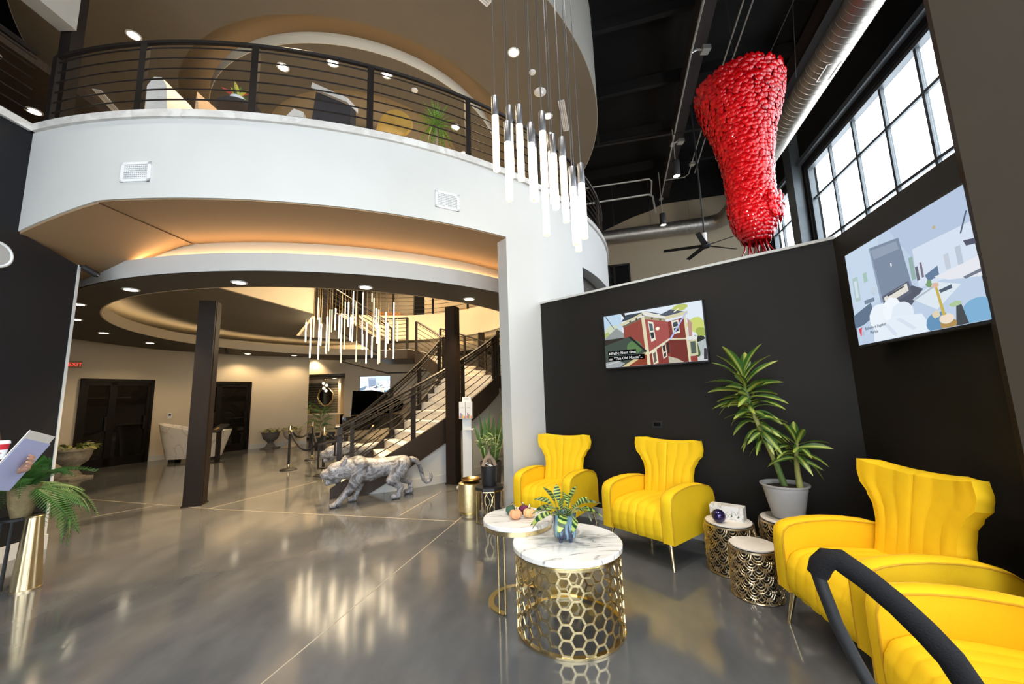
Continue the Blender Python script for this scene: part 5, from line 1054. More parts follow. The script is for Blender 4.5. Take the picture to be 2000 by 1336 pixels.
# fern and tapered brass floor vase by the black wall
t = thing('floor_vase', 'tall tapered fluted brass floor vase by the black left wall', 'vase', (-4.075, 3.40, 0))
MB().grid(lambda u, v: ((.088-.034*v)*(1+.035*cos(2*pi*u*10))*cos(2*pi*u), (.088-.034*v)*(1+.035*cos(2*pi*u*10))*sin(2*pi*u), .57*v), 100, 14, True).build('fluted_body', mat('aged_brass', (.62, .50, .30), .3, 1.0, var=.12, scale=6), t)
MB().lathe([(.056, .57), (.059, .575), (.053, .582), (.001, .56)], 32, cap=False).build('rim', M_dgold, t); MB().lathe([(.001, 0), (.092, 0), (.092, .014), (.085, .016)], 32, cap=False).build('foot_ring', M_dgold, t)
t = thing('potted_fern', 'lush green sword fern in an olive pot behind the tapered brass vase', 'plant', (-4.32, 3.50, 0))
MB().lathe([(.001, .55), (.06, .55), (.085, .66), (.10, .80), (.105, .82), (.097, .82), (.093, .79), (.001, .785)], 32).build('pot', mat('olive_basket', (.20, .15, .07), .7, var=.25, scale=20, bump=.5, bscale=50), t)
for a in (.5, 2.1, 3.7, 5.2): MB().tube([(.14*cos(a), .14*sin(a), 0), (.10*cos(a), .10*sin(a), .55)], .012, 8).build('stand_leg', M_blackpl, t)
MB().lathe([(.001, .53), (.12, .53), (.12, .55), (.001, .55)], 24).build('stand_top', M_blackpl, t)
M_fern = mat('fern_leaf', (.05, .14, .025), .5, var=.3, scale=12)
def frond(L, droop):
    m = MB(); n = 26
    for i in range(n):
        v = (i+1)/n; x = L*v*(1-.2*droop*v); z = L*(.35*v-droop*v*v); w = .075*L/.55*sin(pi*min(1, .12+v*.9))**.8+.006
        for s_ in (-1, 1): m.add([(x-.006, 0, z), (x+.008, 0, z), (x+.020, s_*w, z-.012-.3*w), (x+.014, s_*w*.98, z-.013-.3*w)], [(0, 1, 2, 3)], False)
    m.tube([(L*v*(1-.2*droop*v), 0, L*(.35*v-droop*v*v)) for v in [k/8 for k in range(9)]], .003, 4); o = m.build('frond', M_fern); me = o.data; bpy.data.objects.remove(o); return me
FR = [frond(.60, .75), frond(.54, 1.15), frond(.46, .45)]; rnd = random.Random(2)
for k in range(84): a = k*2.399; leaf('frond', FR[k % 3], t, aim(Vector((.06*cos(a), .06*sin(a), .79)), a, radians(-30+92*((k*.381) % 1)), rnd.uniform(-.6, .6), rnd.uniform(.70, .98)))
# stone urns with greenery
def urn(label, x, y, s, m, seed, tall=False, wide=1.0):
    t = thing('garden_urn', label, 'urn', (x, y, 0))
    pr = [(.001, 0), (.17, 0), (.17, .04), (.13, .05), (.11, .09), (.075, .13), (.075, .17), (.10, .20), (.18, .27), (.215, .36), (.22, .41), (.24, .43), (.24, .46), (.20, .455), (.001, .43)]
    MB().lathe([(r*s*wide, z*s) for r, z in pr], 32).build('urn_body', m, t); MB().box(-.18*s*wide, .18*s*wide, -.18*s*wide, .18*s*wide, 0, .03*s).build('plinth', m, t)
    r_ = random.Random(seed); me = [blade('leaf', mat('trailing_leaf', (.16, .22, .05), .5, var=.4, scale=14), .10, .05, .4, .15, .5, 5), blade('leaf', mat('trailing_leaf_yellow', (.34, .32, .09), .5, var=.3, scale=14), .09, .045, .5, .15, .5, 5)]
    for k in range(46):
        a = r_.uniform(0, 6.28); q = r_.uniform(.02, .24)*s*wide; leaf('leaf', me[k % 2], t, aim(Vector((q*cos(a), q*sin(a), .45*s+r_.uniform(0, .07)*s)), a+r_.uniform(-.7, .7), radians(r_.uniform(-20, 65)), r_.uniform(-.6, .6), s*r_.uniform(.8, 1.3)))
    return t
M_stone1 = mat('weathered_stone', (.42, .36, .26), .85, var=.3, scale=9, bump=.6, bscale=30); M_stone2 = mat('dark_urn_stone', (.13, .12, .115), .6, var=.4, scale=14, bump=.4, bscale=30); M_stone3 = mat('pale_urn_stone', (.52, .44, .33), .8, var=.2, scale=10, bump=.4, bscale=30)
urn('weathered stone urn of trailing greenery at the end of the black wall', -9.45, 8.42, 1.38, M_stone1, 1, wide=.95)
urn('dark stone urn planter against the cream wall right of the second door', -8.08, 12.98, 1.15, M_stone2, 2)
urn('pale stone urn planter behind the rope stanchions at the wall end', -7.55, 13.28, 1.2, M_stone3, 3)
# ================================================================ ROTUNDA FURNISHINGS
# freestanding marble tub with raised ends, on a dark plinth
t = thing('marble_tub', 'boat-shaped veined white marble tub on black feet in the rotunda', 'bathtub', (-8.72, 10.72, 0), radians(24))
def tubf(u, v, inn):
    a = 2*pi*u; L, Wd = .60+.20*v, .33+.06*v
    if inn: L -= .05; Wd -= .05
    c, s_ = cos(a), sin(a); ex = .75; x = L*abs(c)**ex*(1 if c >= 0 else -1); y = Wd*abs(s_)**ex*(1 if s_ >= 0 else -1); hh = .72+.30*(.5-.5*x/.8)**1.6+.06*max(0, x/.8)**2
    return (x, y, .09+(hh-.09)*v if not inn else .30+(hh-.30)*v)
m = MB(); m.grid(lambda u, v: tubf(u, v, 0), 64, 14, True); m.grid(lambda u, v: tubf(1-u, v, 1), 64, 10, True)
m.grid(lambda u, v: tuple(Vector(tubf(u, 1, 0))*(1-v)+Vector(tubf(u, 1, 1))*v+Vector((0, 0, .015*sin(pi*v)))), 64, 4, True); m.add([tubf(i/64, 0, 0) for i in range(64)], [list(range(64))], False); m.add([tubf(i/64, 0, 1) for i in range(64)], [list(range(64))], False)
m.build('tub_shell', M_tub, t, sharp=60)
for x in (-.42, .42):
    for y in (-.18, .18): MB().box(x-.07, x+.07, y-.05, y+.05, 0, .095).build('foot', M_blackpl, t)
t = thing('information_stand', 'dark floor-standing information lectern in front of the marble tub', 'stand', (-7.74, 10.25, 0), radians(-30))
MB().box(-.05, .05, -.04, .04, 0, .80).build('post', M_steel, t); MB().box(-.16, .16, -.12, .12, 0, .012).build('base_plate', M_steel, t)
Mx = Matrix.Translation((0, 0, .86)) @ Matrix.Rotation(radians(35), 4, 'X'); MB().box(-.24, .24, -.16, .16, -.015, .015, Mx).build('tilted_panel', M_blackpl, t); MB().box(-.12, .02, -.08, .02, .015, .018, Mx).build('picture', mat('orange_print', (.5, .28, .10), .5, var=.4, scale=30), t)
# rope stanchions
SP = [(-5.0, 8.72), (-5.22, 10.13), (-3.86, 7.95)]
for i, (x, y) in enumerate(SP):
    t = thing('rope_stanchion', ['brass-topped black rope stanchion nearest the left column', 'brass-topped black rope stanchion farthest back by the niche', 'brass-topped black rope stanchion hidden behind the stair handrail'][i], 'stanchion', (x, y, 0), 0, 'rope stanchions')
    MB().lathe([(.001, 0), (.17, 0), (.17, .012), (.15, .028), (.03, .035)], 36).build('base', M_blackpl, t); MB().lathe([(.026, .03), (.026, .80)], 16).build('post', M_blackpl, t)
    MB().lathe([(.027, .03), (.03, .035), (.03, .12), (.027, .125)], 16, cap=False).build('brass_sleeve', M_gold, t); MB().lathe([(.028, .78), (.034, .79), (.034, .86), (.040, .865), (.040, .93), (.034, .955), (.001, .965)], 20).build('brass_head', M_gold, t)
def rope(label, a, b, sag):
    pts = [(a[0]+(b[0]-a[0])*k/14, a[1]+(b[1]-a[1])*k/14, .86-.05*0-sag*4*(k/14)*(1-k/14)) for k in range(15)]
    t = thing('barrier_rope', label, 'rope', pts[0]); MB().tube(pts, .024, 8).build('velvet_rope', mat('black_velvet_rope', (.012, .012, .014), .8), t, world=True)
    for i, j in ((0, 1), (14, 13)): MB().tube([pts[i], Vector(pts[i])*.55+Vector(pts[j])*.45], .027, 8).build('brass_hook', M_gold, t, world=True)
rope('black barrier rope sagging between the two left stanchions', SP[0], SP[1], .22); rope('black barrier rope sagging deeply from the front stanchion to the stair', SP[0], SP[2], .40); rope('black barrier rope from the back stanchion toward the stair', SP[1], SP[2], .36); rope('black barrier rope running behind the stair handrail to the piano', SP[2], (-3.35, 9.3), .3)
# white sanitiser stand
t = thing('sanitizer_stand', 'white floor-standing dispenser with two leaflet-printed boxes by the right column', 'dispenser', (-.80, 6.62, 0), radians(-8))
MB().box(-.075, .075, -.03, .03, .02, 1.46).build('post', M_wpl, t); MB().box(-.16, .16, -.14, .14, 0, .02).build('base_plate', M_wpl, t); MB().box(-.03, .13, -.13, -.0, .915, .935).build('drip_tray', M_wpl, t)
cols = [(.8, .35, .08), (.45, .15, .5), (.15, .4, .2), (.85, .6, .1), (.7, .2, .3)]
for x in (-.055, .06):
    b_ = MB().box(x-.052, x+.052, -.12, -.02, 1.10, 1.38).build('dispenser_box', M_wpl, t)
    for k in range(5): MB().box(x-.048+.0195*k, x-.031+.0195*k, -.1225, -.12, 1.105, 1.145+.018*((k*3) % 4)).build('floral_print', mat('floral_print', cols[k], .6), b_)
    MB().box(x-.03, x+.03, -.1222, -.12, 1.28, 1.288).build('label_line', M_gpl, b_)
MB().box(-.04, .04, -.034, -.03, 1.425, 1.437).build('logo_bar', M_gpl, t)
# grand piano
PX, PY = -4.75, 12.55
t = thing('grand_piano', 'black lacquered grand piano with its lid raised behind the stair railing', 'piano', (PX, PY, 0), radians(-66))
outl = [(-.75, -.72), (.75, -.72), (.75, .1), (.62, .45), (.38, .62), (.22, .85), (.05, 1.1), (-.25, 1.22), (-.55, 1.15), (-.75, .9)]
MB().prism(outl, .58, .98).build('case', M_gloss, t); m = MB(); a_ = radians(31)
lid = [(-.75, -.45), (.72, -.45), (.74, .1), (.62, .45), (.38, .62), (.22, .85), (.05, 1.1), (-.25, 1.22), (-.55, 1.15), (-.75, .9)]
m.extr([(-.75+(x+.75)*cos(a_), y, .99+(x+.75)*sin(a_)) for x, y in lid], (-.02*sin(a_), 0, .02*cos(a_))); m.build('lid', M_gloss, t)
MB().tube([(.55, .3, .98), (-.75+1.2*cos(a_), .3, .99+1.2*sin(a_))], .012, 6).build('lid_prop', M_gold, t); MB().box(-.70, .70, -.92, -.70, .66, .70).build('key_bed', M_gloss, t)
MB().box(-.62, .62, -.90, -.76, .70, .715).build('keys', M_wpl, t); MB().box(-.45, .45, -.50, -.48, .99, 1.2).build('music_desk', M_gloss, t)
for x, y in ((-.62, -.6), (.62, -.6), (-.3, .95)): MB().lathe([(.045, .03), (.04, .1), (.065, .5), (.07, .58)], 16, (x, y)).build('leg', M_gloss, t); 
MB().box(-.12, .12, -.45, -.38, .03, .6).build('pedal_lyre', M_gloss, t)
t = thing('piano_bench', 'black piano bench beside the grand piano', 'bench', (PX-1.35, PY-.15, 0), radians(24))
MB().box(-.38, .38, -.17, .17, .42, .5).build('seat', M_blackpl, t)
for x in (-.33, .33):
    for y in (-.13, .13): MB().box(x-.025, x+.025, y-.025, y+.025, 0, .42).build('leg', M_blackpl, t)
# bar niche: tile panel, mirror, pendant cluster, cabinets, small plants
t = thing('tiled_backsplash', 'dark backsplash of small upright lozenge tiles behind the bar counter', 'backsplash', (-7.85, 15.98, 1.0))
MB().box(-.74, .62, -.02, 0, 0, 1.25).build('grout_panel', mat('bronze_grout', (.20, .165, .11), .5), t); M_tile = mat('dark_bronze_tile', (.030, .028, .026), .2, var=.4, scale=9)
tm = MB().extr([(0, -.021, -.048), (.018, -.024, -.024), (.018, -.024, .024), (0, -.021, .048), (-.018, -.024, .024), (-.018, -.024, -.024)], (0, -.006, 0)).build('tile', M_tile); tme = tm.data; bpy.data.objects.remove(tm); rest = MB(); cnt = 0
tv = [v.co.copy() for v in tme.vertices]; tf = [tuple(p.vertices) for p in tme.polygons]
for r in range(12):
    for c in range(30):
        x = -.72+.045*c+(.0225 if r % 2 else 0); z = .055+.10*r
        if cnt < 290: o = bpy.data.objects.new('tile', tme); COL.objects.link(o); o.parent = t; o.location = (x, 0, z)
        else: rest.add([v+Vector((x, 0, z)) for v in tv], tf, False)
        cnt += 1
rest.build('tiles', M_tile, t, props={'kind': 'stuff'})
t = thing('octagon_mirror', 'gold-framed faceted mirror hanging on the dark tile backsplash', 'mirror', (-7.72, 15.93, 1.68))
oc = [(.30*cos(radians(22.5+45*k)), .36*sin(radians(22.5+45*k))) for k in range(8)]
MB().extr([(x*.92, -.02, z*.92) for x, z in oc], (0, .012, 0)).build('mirror_glass', mat('mirror_silver', (.22, .205, .18), .06, 1.0, var=0), t)
for sc_, nm in ((1.0, 0), (1.12, 22.5)):
    for k in range(8):
        a0, a1 = radians(nm+22.5+45*k), radians(nm+67.5+45*k); MB().tube([(.31*sc_*cos(a0), -.03, .36*sc_*sin(a0)), (.31*sc_*cos(a1), -.03, .36*sc_*sin(a1))], .011, 6).build('frame_bar', M_gold, t)
t = thing('globe_pendant', 'cluster of four glowing glass globes hanging before the faceted mirror', 'pendant lamp', (-7.6, 15.55, 2.36))
for i, (x, z) in enumerate([(-.06, -.16), (.07, -.24), (-.04, -.36), (.05, -.46)]):
    MB().ball((x, 0, z), .055, 16, 10).build('globe', emis('globe_glow', (1, .86, .62), 2.2), t); MB().tube([(x, 0, 0), (x, 0, z+.06)], .005, 5).build('cord', M_gold, t)
MB().lathe([(.001, -.03), (.10, -.03), (.10, 0), (.001, 0)], 20).build('canopy', M_gold, t)
M_cab = mat('warm_white_cabinet', (.60, .52, .40), .5, var=.02)
for i, x in enumerate((-8.9, -8.15, -7.4)):
    if i == 2: w_ = .38
    else: w_ = .74
    t = thing('base_cabinet', ['base cabinet at the left end under the bar counter', 'two-panel base cabinet in the middle under the bar counter', 'narrow base cabinet at the right end under the bar counter'][i], 'cabinet', (x, 15.7, 0))
    MB().box(0, w_, -.25, .28, .08, .94).build('carcass', M_cab, t); MB().box(0.02, w_-.02, -.20, .28, 0, .08).build('toe_kick', M_brown, t)
    nd = 2 if w_ > .5 else 1
    for k in range(nd):
        a, b = w_*k/nd+.012, w_*(k+1)/nd-.012; d_ = MB().box(a, b, -.272, -.25, .10, .92).build('door', M_cab, t)
        m = MB(); m.box(a, b, -.284, -.272, .84, .92); m.box(a, b, -.284, -.272, .10, .18); m.box(a, a+.06, -.284, -.272, .18, .84); m.box(b-.06, b, -.284, -.272, .18, .84); m.build('door_frame', M_cab, d_)
        MB().tube([(b-.03 if k == 0 else a+.03, -.30, .66), (b-.03 if k == 0 else a+.03, -.30, .76)], .006, 6).build('pull', M_gold, d_)
t = tag(MB().box(-8.95, -6.98, 15.40, 15.99, .942, .985).build('bar_counter', M_tread), 'pale counter top running over the base cabinets in the niche', 'counter')
for i, (x, h_, c_) in enumerate([(-8.28, .22, (.30, .24, .06)), (-7.75, .14, (.25, .12, .10))]):
    t = thing('counter_ornament', ['small golden leafy ornament at the left end of the bar counter', 'small rosy bowl in the middle of the bar counter'][i], 'ornament', (x, 15.6, .985))
    MB().lathe([(.001, 0), (.05, 0), (.08, h_*.5), (.06, h_), (.001, h_*.9)], 16).build('vessel', mat('ornament_glaze_%d' % i if 0 else 'ornament_glaze', c_, .4), t)
    if i == 0:
        for k in range(12): leaf('leaf', JLf, t, aim(Vector((0, 0, h_)), k*2.4, radians(20+4*k), 0, 2.2))
t = thing('indoor_palm', 'spiky dark green palm standing left of the grand piano', 'plant', (-5.95, 12.0, 0))
MB().lathe([(.001, 0), (.13, 0), (.16, .34), (.001, .33)], 24).build('pot', M_blackpl, t); MB().tube([(0, 0, .3), (.02, 0, .8), (0, 0, 1.2)], [.03, .02, .015], 8).build('stem', M_root, t); rnd = random.Random(8)
PF = frond(.62, .5)
for k in range(26): leaf('frond', PF, t, aim(Vector((0, 0, .55+.65*k/26)), k*2.4, radians(rnd.uniform(0, 60)), 0, rnd.uniform(.6, 1)))
# ================================================================ STONE PANTHERS
M_panther = ramp_mat('grey_veined_stone', [(.32, (.045, .045, .05)), (.44, (.17, .17, .185)), (.50, (.34, .35, .38)), (.56, (.15, .13, .115)), (.64, (.42, .43, .46))], 'noise', 5.5, .42, 8, 1.6, (1, 1, 1), bump=.5)
M_paneye = mat('panther_eye', (.02, .015, .01), .2); M_tooth = mat('panther_tooth', (.6, .58, .52), .4)
def panther(label, loc, rot, mirror=1, scale=1.0, hires=True):
    t = thing('panther_statue', label, 'statue', loc, rot); C = lambda *a: m.caps(*a, n=12); m = MB(); k = mirror
    def c(a, b, ra, rb): g = 1.12 if max(ra, rb) > .05 else 1.0; m.caps((a[0], a[1]*k, a[2]), (b[0], b[1]*k, b[2]), ra*g, rb*g, 12)
    # trunk: deep chest narrowing to the belly, haunches, spine line
    c((.26, 0, .46), (.08, 0, .45), .152, .142); c((.08, 0, .445), (-.16, 0, .46), .130, .112); c((-.16, 0, .46), (-.36, 0, .475), .112, .120); c((.30, 0, .40), (.10, 0, .385), .118, .105); c((.24, 0, .54), (-.30, 0, .555), .05, .05)
    # neck and head carried low
    c((.28, 0, .50), (.46, 0, .485), .145, .125); c((.47, 0, .485), (.575, 0, .475), .122, .110); c((.575, 0, .462), (.700, 0, .440), .090, .068); c((.70, 0, .455), (.735, 0, .442), .050, .044)
    c((.55, 0, .375), (.675, 0, .322), .060, .038); c((.55, .058, .53), (.62, .05, .520), .038, .032); c((.55, -.058, .53), (.62, -.05, .520), .038, .032); c((.57, .072, .43), (.64, .062, .40), .046, .034); c((.57, -.072, .43), (.64, -.062, .40), .046, .034)
    for s_ in (-1, 1): c((.485, s_*.088, .565), (.450, s_*.112, .645), .044, .020)
    # forelegs
    c((.25, .10, .52), (.29, .125, .39), .10, .092); c((.29, .125, .39), (.36, .13, .265), .09, .064); c((.36, .125, .265), (.50, .13, .115), .056, .042); c((.50, .13, .115), (.56, .13, .05), .042, .046); c((.555, .13, .042), (.625, .13, .034), .046, .036)
    c((.25, -.095, .48), (.235, -.115, .36), .08, .075); c((.235, -.115, .36), (.215, -.12, .26), .072, .055); c((.215, -.12, .26), (.285, -.12, .10), .054, .040); c((.285, -.12, .10), (.31, -.12, .045), .042, .045); c((.31, -.12, .042), (.375, -.12, .034), .046, .036)
    # hind legs: knee forward, hock back
    c((-.32, .09, .47), (-.26, .11, .36), .115, .10); c((-.26, .11, .36), (-.17, .12, .275), .095, .07); c((-.17, .12, .275), (-.315, .12, .165), .066, .042); c((-.315, .12, .165), (-.275, .12, .055), .040, .038); c((-.275, .12, .044), (-.195, .12, .034), .046, .036)
    c((-.36, -.09, .47), (-.36, -.11, .36), .112, .095); c((-.36, -.11, .36), (-.32, -.12, .26), .09, .066); c((-.32, -.12, .26), (-.50, -.12, .175), .062, .040); c((-.50, -.12, .175), (-.515, -.12, .055), .038, .038); c((-.515, -.12, .044), (-.44, -.12, .034), .046, .036)
    for bx, by in ((.635, .13), (.385, -.12), (-.185, .12), (-.43, -.12)):
        for d in (-.030, -.010, .010, .030): c((bx-.05, by+d, .034), (bx+.002-abs(d)*.3, by+d*1.05, .024), .019, .016)
    # muscles
    c((.18, .115, .47), (.28, .125, .42), .05, .05); c((-.30, .13, .42), (-.22, .135, .34), .06, .05); c((.0, .10, .40), (.16, .11, .40), .035, .035)
    # tail
    T = [(-.44, 0, .52, .048), (-.50, 0, .535, .042), (-.575, 0, .50, .037), (-.625, 0, .41, .034), (-.655, 0, .30, .032), (-.685, 0, .20, .031), (-.735, 0, .155, .030), (-.785, 0, .175, .029), (-.805, 0, .23, .027), (-.80, 0, .285, .022)]
    for a, b in zip(T, T[1:]): c(a[:3], b[:3], a[3], b[3])
    remesh(m, 'body', M_panther, t, .0095 if hires else .014, 3)
    for s_ in (-1, 1): MB().ball((.650, s_*.062, .497), .012, 10, 6).build('eye', M_paneye, t)
    for s_ in (-1, 1):
        MB().lathe([(.009, .395), (.001, .352)], 8, (.715, s_*.028), cap=False).build('fang', M_tooth, t); MB().lathe([(.008, .345), (.001, .378)], 8, (.685, s_*.024), cap=False).build('lower_fang', M_tooth, t)
    t.scale = (scale,)*3; return t
fw = atan2(-.466, -.885)
panther('grey marbled stone panther prowling left in front of the staircase', (-2.06, 5.93, 0), fw, 1, 1.0)
panther('second grey stone panther half hidden behind the stair railings', (-3.10, 8.0, 0), fw-.05, 1, 1.0, False)
# ================================================================ UPPER FLOOR FURNITURE
M_wh = mat('white_marbled_fabric', (.72, .70, .66), .5, var=.06, scale=9); M_cg = mat('charcoal_fabric', (.045, .042, .046), .8, var=.12, scale=60); M_mus = mat('mustard_upholstery', (.55, .33, .07), .7, var=.08); M_tan = mat('tan_fabric', (.60, .42, .26), .7)
ZU = 4.42
t = thing('tub_chair', 'white shell armchair with tan inside behind the balcony railing at left', 'armchair', (-4.22, 4.08, ZU), radians(4))
prof_ = [(-.10, .0), (-.10, .55), (-.07, .86), (.0, .985), (.09, .985), (.155, .88), (.20, .46), (.56, .30), (.60, .0)]
m = MB(); m.extr([(x, .05, z) for x, z in prof_], (0, .46, 0)); m.build('shell', M_wh, t)
m = MB(); m.extr([(-.12, .04, .05), (-.125, .05, .60), (-.09, .05, .80), (-.06, .05, .80), (-.06, .05, .05)], (0, .44, 0)); m.build('inner_lining', M_tan, t)
for x in (-.05, .5):
    for y in (.1, .46): MB().tube([(x, y, .02), (x*1.02, y, -.0)], .02, 6).build('foot', M_gold, t)
t = thing('tub_chair', 'curved tan shell chair edge showing between the white armchair and the croton', 'armchair', (-3.86, 4.34, ZU))
m = MB(); m.extr([(-.02, 0, .0), (-.03, 0, .5), (-.01, 0, .96), (.03, 0, .70), (.10, 0, .40), (.24, 0, .10), (.28, 0, 0)], (.02, .36, 0)); m.build('shell', M_tan, t)
MB().box(-.02, .3, .05, .5, .0, .30).build('seat', M_tan, t)
t = thing('round_side_table', 'dark round side table behind the balcony railing carrying a potted croton', 'side table', (-3.42, 4.50, ZU))
MB().lathe([(.001, .76), (.24, .76), (.26, .78), (.26, .80), (.24, .815), (.001, .815)], 32).build('table_top', M_cg, t); MB().lathe([(.16, 0), (.16, .02), (.03, .04), (.03, .76)], 20).build('pedestal', M_cg, t)
t = thing('potted_croton', 'red and yellow leaved croton in a white pot on the dark round side table', 'plant', (-3.44, 4.46, ZU+.815))
MB().lathe([(.001, 0), (.07, 0), (.085, .13), (.078, .13), (.075, .115), (.001, .11)], 24).build('pot', M_wpl, t); rnd = random.Random(6)
for k in range(15):
    cc_ = [(.35, .04, .03), (.45, .42, .06), (.06, .12, .03)][k % 3]
    if k < 3: globals()['CRO%d' % k] = blade('leaf', leafmat('croton_leaf', cc_, tuple(min(1, q*1.5+.05) for q in cc_), 20), .20, .05, .25, .2, .5, 7)
    leaf('leaf', globals()['CRO%d' % (k % 3)], t, aim(Vector((0, 0, .11)), k*2.4, radians(rnd.uniform(20, 82)), rnd.uniform(-.5, .5), rnd.uniform(.6, 1.1)))
t = thing('draped_chair', 'pale draped chair beside the dark upright panel on the balcony', 'chair', (-2.78, 4.52, ZU), radians(10))
m = MB(); m.add([(-.22, 0, .0), (.18, 0, .0), (.18, .4, 0), (-.22, .4, 0), (-.16, .03, .62), (.02, .03, .86), (.14, .03, .82), (.14, .12, .82), (.02, .12, .86), (-.16, .3, .62)], [(0, 1, 6, 5, 4), (1, 2, 7, 6), (2, 3, 9, 8, 7), (3, 0, 4, 9), (4, 5, 8, 9), (5, 6, 7, 8), (0, 3, 2, 1)], False); m.build('cover', M_wh, t)
for x in (-.16, .14): MB().box(x-.02, x+.02, .3, .36, 0, .4).build('leg', M_cg, t)
t = thing('lounge_chair', 'dark grey high-backed lounge chair with pale top edge behind the balcony railing', 'armchair', (-2.25, 4.42, ZU), radians(-16))
bk = [(-.33, .0, .0), (.36, .0, .0), (.345, .0, .70), (-.25, .06, 1.12)]
m = MB(); m.extr([Vector(p) for p in bk], (0, .10, 0)); m.build('back_panel', M_cg, t); m = MB(); m.extr([(-.27, -.012, 1.10), (.355, -.072, .67), (.355, -.072, .73), (-.25, -.012, 1.165)], (0, .20, .0)); m.build('top_cushion', M_wh, t)
MB().box(-.30, .34, .10, .62, .25, .48).build('seat', M_cg, t)
for x in (-.27, .3): MB().box(x-.02, x+.02, .52, .58, 0, .25).build('leg', M_gold, t)
t = thing('oval_back_chair', 'mustard yellow oval-backed chair behind the balcony railing', 'chair', (-1.58, 4.86, ZU), radians(-20))
m = MB(); 
def ovl(u, v, o): a = 2*pi*u; return (.30*v*cos(a), o*.04+.04*v*v*cos(2*a), .78+.23*v*sin(a))
m.grid(lambda u, v: ovl(u, v, 0), 32, 5, True); m.grid(lambda u, v: ovl(1-u, v, 1), 32, 5, True); m.grid(lambda u, v: tuple(Vector(ovl(u, 1, 0))*(1-v)+Vector(ovl(u, 1, 1))*v), 32, 2, True); m.build('oval_back', M_mus, t, sharp=50)
m = MB(); m.lathe([(.001, .40), (.29, .40), (.31, .44), (.29, .49), (.001, .50)], 28, (0, .28)); m.build('seat', M_mus, t); MB().tube([(0, .02, .6), (0, .1, .45)], .03, 8).build('back_stem', M_gold, t)
for a in (45, 135, 225, 315): MB().tube([(.2*cos(radians(a)), .28+.2*sin(radians(a)), .42), (.25*cos(radians(a)), .28+.25*sin(radians(a)), 0)], .014, 6).build('leg', M_gold, t)
t = thing('yucca_palm', 'spiky green yucca on a bare trunk behind the balcony railing at right', 'plant', (-1.0, 5.0, ZU))
MB().lathe([(.001, 0), (.14, 0), (.17, .26), (.001, .25)], 24).build('pot', M_wpl, t); MB().tube([(0, 0, .2), (.01, 0, .6), (0.02, 0, .88)], [.04, .034, .03], 10).build('trunk', M_root, t)
YL = [blade('leaf', leafmat('yucca_leaf', (.10, .22, .03), (.20, .36, .06), 12), .36, .032, d, .25, .3, 7) for d in (.15, .5, .9)]; rnd = random.Random(13)
for k in range(58): f = k/57; leaf('leaf', YL[0 if f > .6 else 1 if f > .3 else 2], t, aim(Vector((.02, 0, .86+.04*f)), k*2.399, radians(-25+105*f), 0, rnd.uniform(.75, 1.05)))
t = thing('balcony_fern', 'leafy green plant at the edge of the left balcony', 'plant', (-5.75, 3.35, ZU))
MB().lathe([(.001, 0), (.12, 0), (.15, .3), (.001, .29)], 20).build('pot', M_blackpl, t)
for k in range(22): leaf('frond', FR[k % 3], t, aim(Vector((0, 0, .29)), k*2.4, radians(rnd.uniform(15, 70)), 0, .75))
# upper back wall fittings seen through the stairwell
for lab, ang, w_, z0, z1, mm in [('orange timber wall panel at the back of the upper floor', 175, .9, ZU, 7.2, M_orange), ('low orange timber desk front at the back of the upper floor', 195, 1.3, ZU, 5.2, M_orange), ('low orange timber cabinet at the right of the upper floor', 164, .6, ZU, 5.25, M_orange)]:
    x, y = P(ang, 8.15 if z1 > 6 else 6.9); t = thing('timber_panel', lab, 'panel', (x, y, z0), radians(ang))
    for k in range(3): MB().box(-w_/2+w_/3*k+.004, -w_/2+w_/3*(k+1)-.004, -.04, .04, 0, z1-z0).build('board', mm, t)
for i, ang in enumerate((158, 168, 182, 206)):
    x, y = P(ang, 8.24); t = thing('interior_window', ORD[i]+' dark framed interior window from the right along the upper back wall', 'window', (x, y, ZU+.6), radians(ang))
    MB().box(-.62, .62, -.02, .0, .05, 1.5).build('window_pane', M_glassdk, t); m = MB(); m.box(-.66, .66, -.05, .0, 1.5, 1.58); m.box(-.66, .66, -.05, 0, 0, .06); m.box(-.66, -.6, -.05, 0, 0, 1.5); m.box(.6, .66, -.05, 0, 0, 1.5); m.box(-.03, .03, -.05, 0, 0, 1.5); m.build('frame', M_steel, t)
for i, ang in enumerate((160, 172, 190)): x, y = P(ang, 7.0); downlight(x, y, 7.3, ORD[i]+' downlight from the right in the dark ceiling over the upper back floor', 'downlights over the upper back floor', 0, .10)
# ================================================================ PERSON at the left edge, clipboard and cup
t = thing('person', 'person in a brown jacket at the left picture edge holding a clipboard and a cup', 'person', (-3.10, 2.12, 0), radians(20))
m = MB(); c = m.caps     # local: x forward, y left
c((0, 0, 1.52), (.01, 0, 1.46), .055, .06); c((0, 0, 1.64), (.015, 0, 1.60), .088, .080); c((.05, 0, 1.575), (.06, 0, 1.555), .055, .045); c((.085, 0, 1.605), (.10, 0, 1.585), .016, .016)
for s_ in (-1, 1): c((.0, s_*.085, 1.62), (-.005, s_*.092, 1.60), .018, .015)
c((-.01, 0, 1.42), (0, 0, 1.05), .10, .12)
for s_ in (-1, 1): c((0, s_*.17, 1.38), (.05, s_*.22, 1.13), .045, .04)
HAND = {-1: Vector((.230, -.085, 1.215)), 1: Vector((.332, .048, 1.148))}
for s_ in (-1, 1): c((.05, s_*.22, 1.13), tuple(HAND[s_]-Vector((.055, -s_*.02, .02))), .04, .027)
remesh(m, 'body', M_skin, t, .011, 4)
m = MB(); c = m.caps
c((0, .10, 1.36), (0, -.10, 1.36), .115, .115); c((0, .07, 1.30), (0, .06, .92), .13, .14); c((0, -.07, 1.30), (0, -.06, .92), .13, .14)
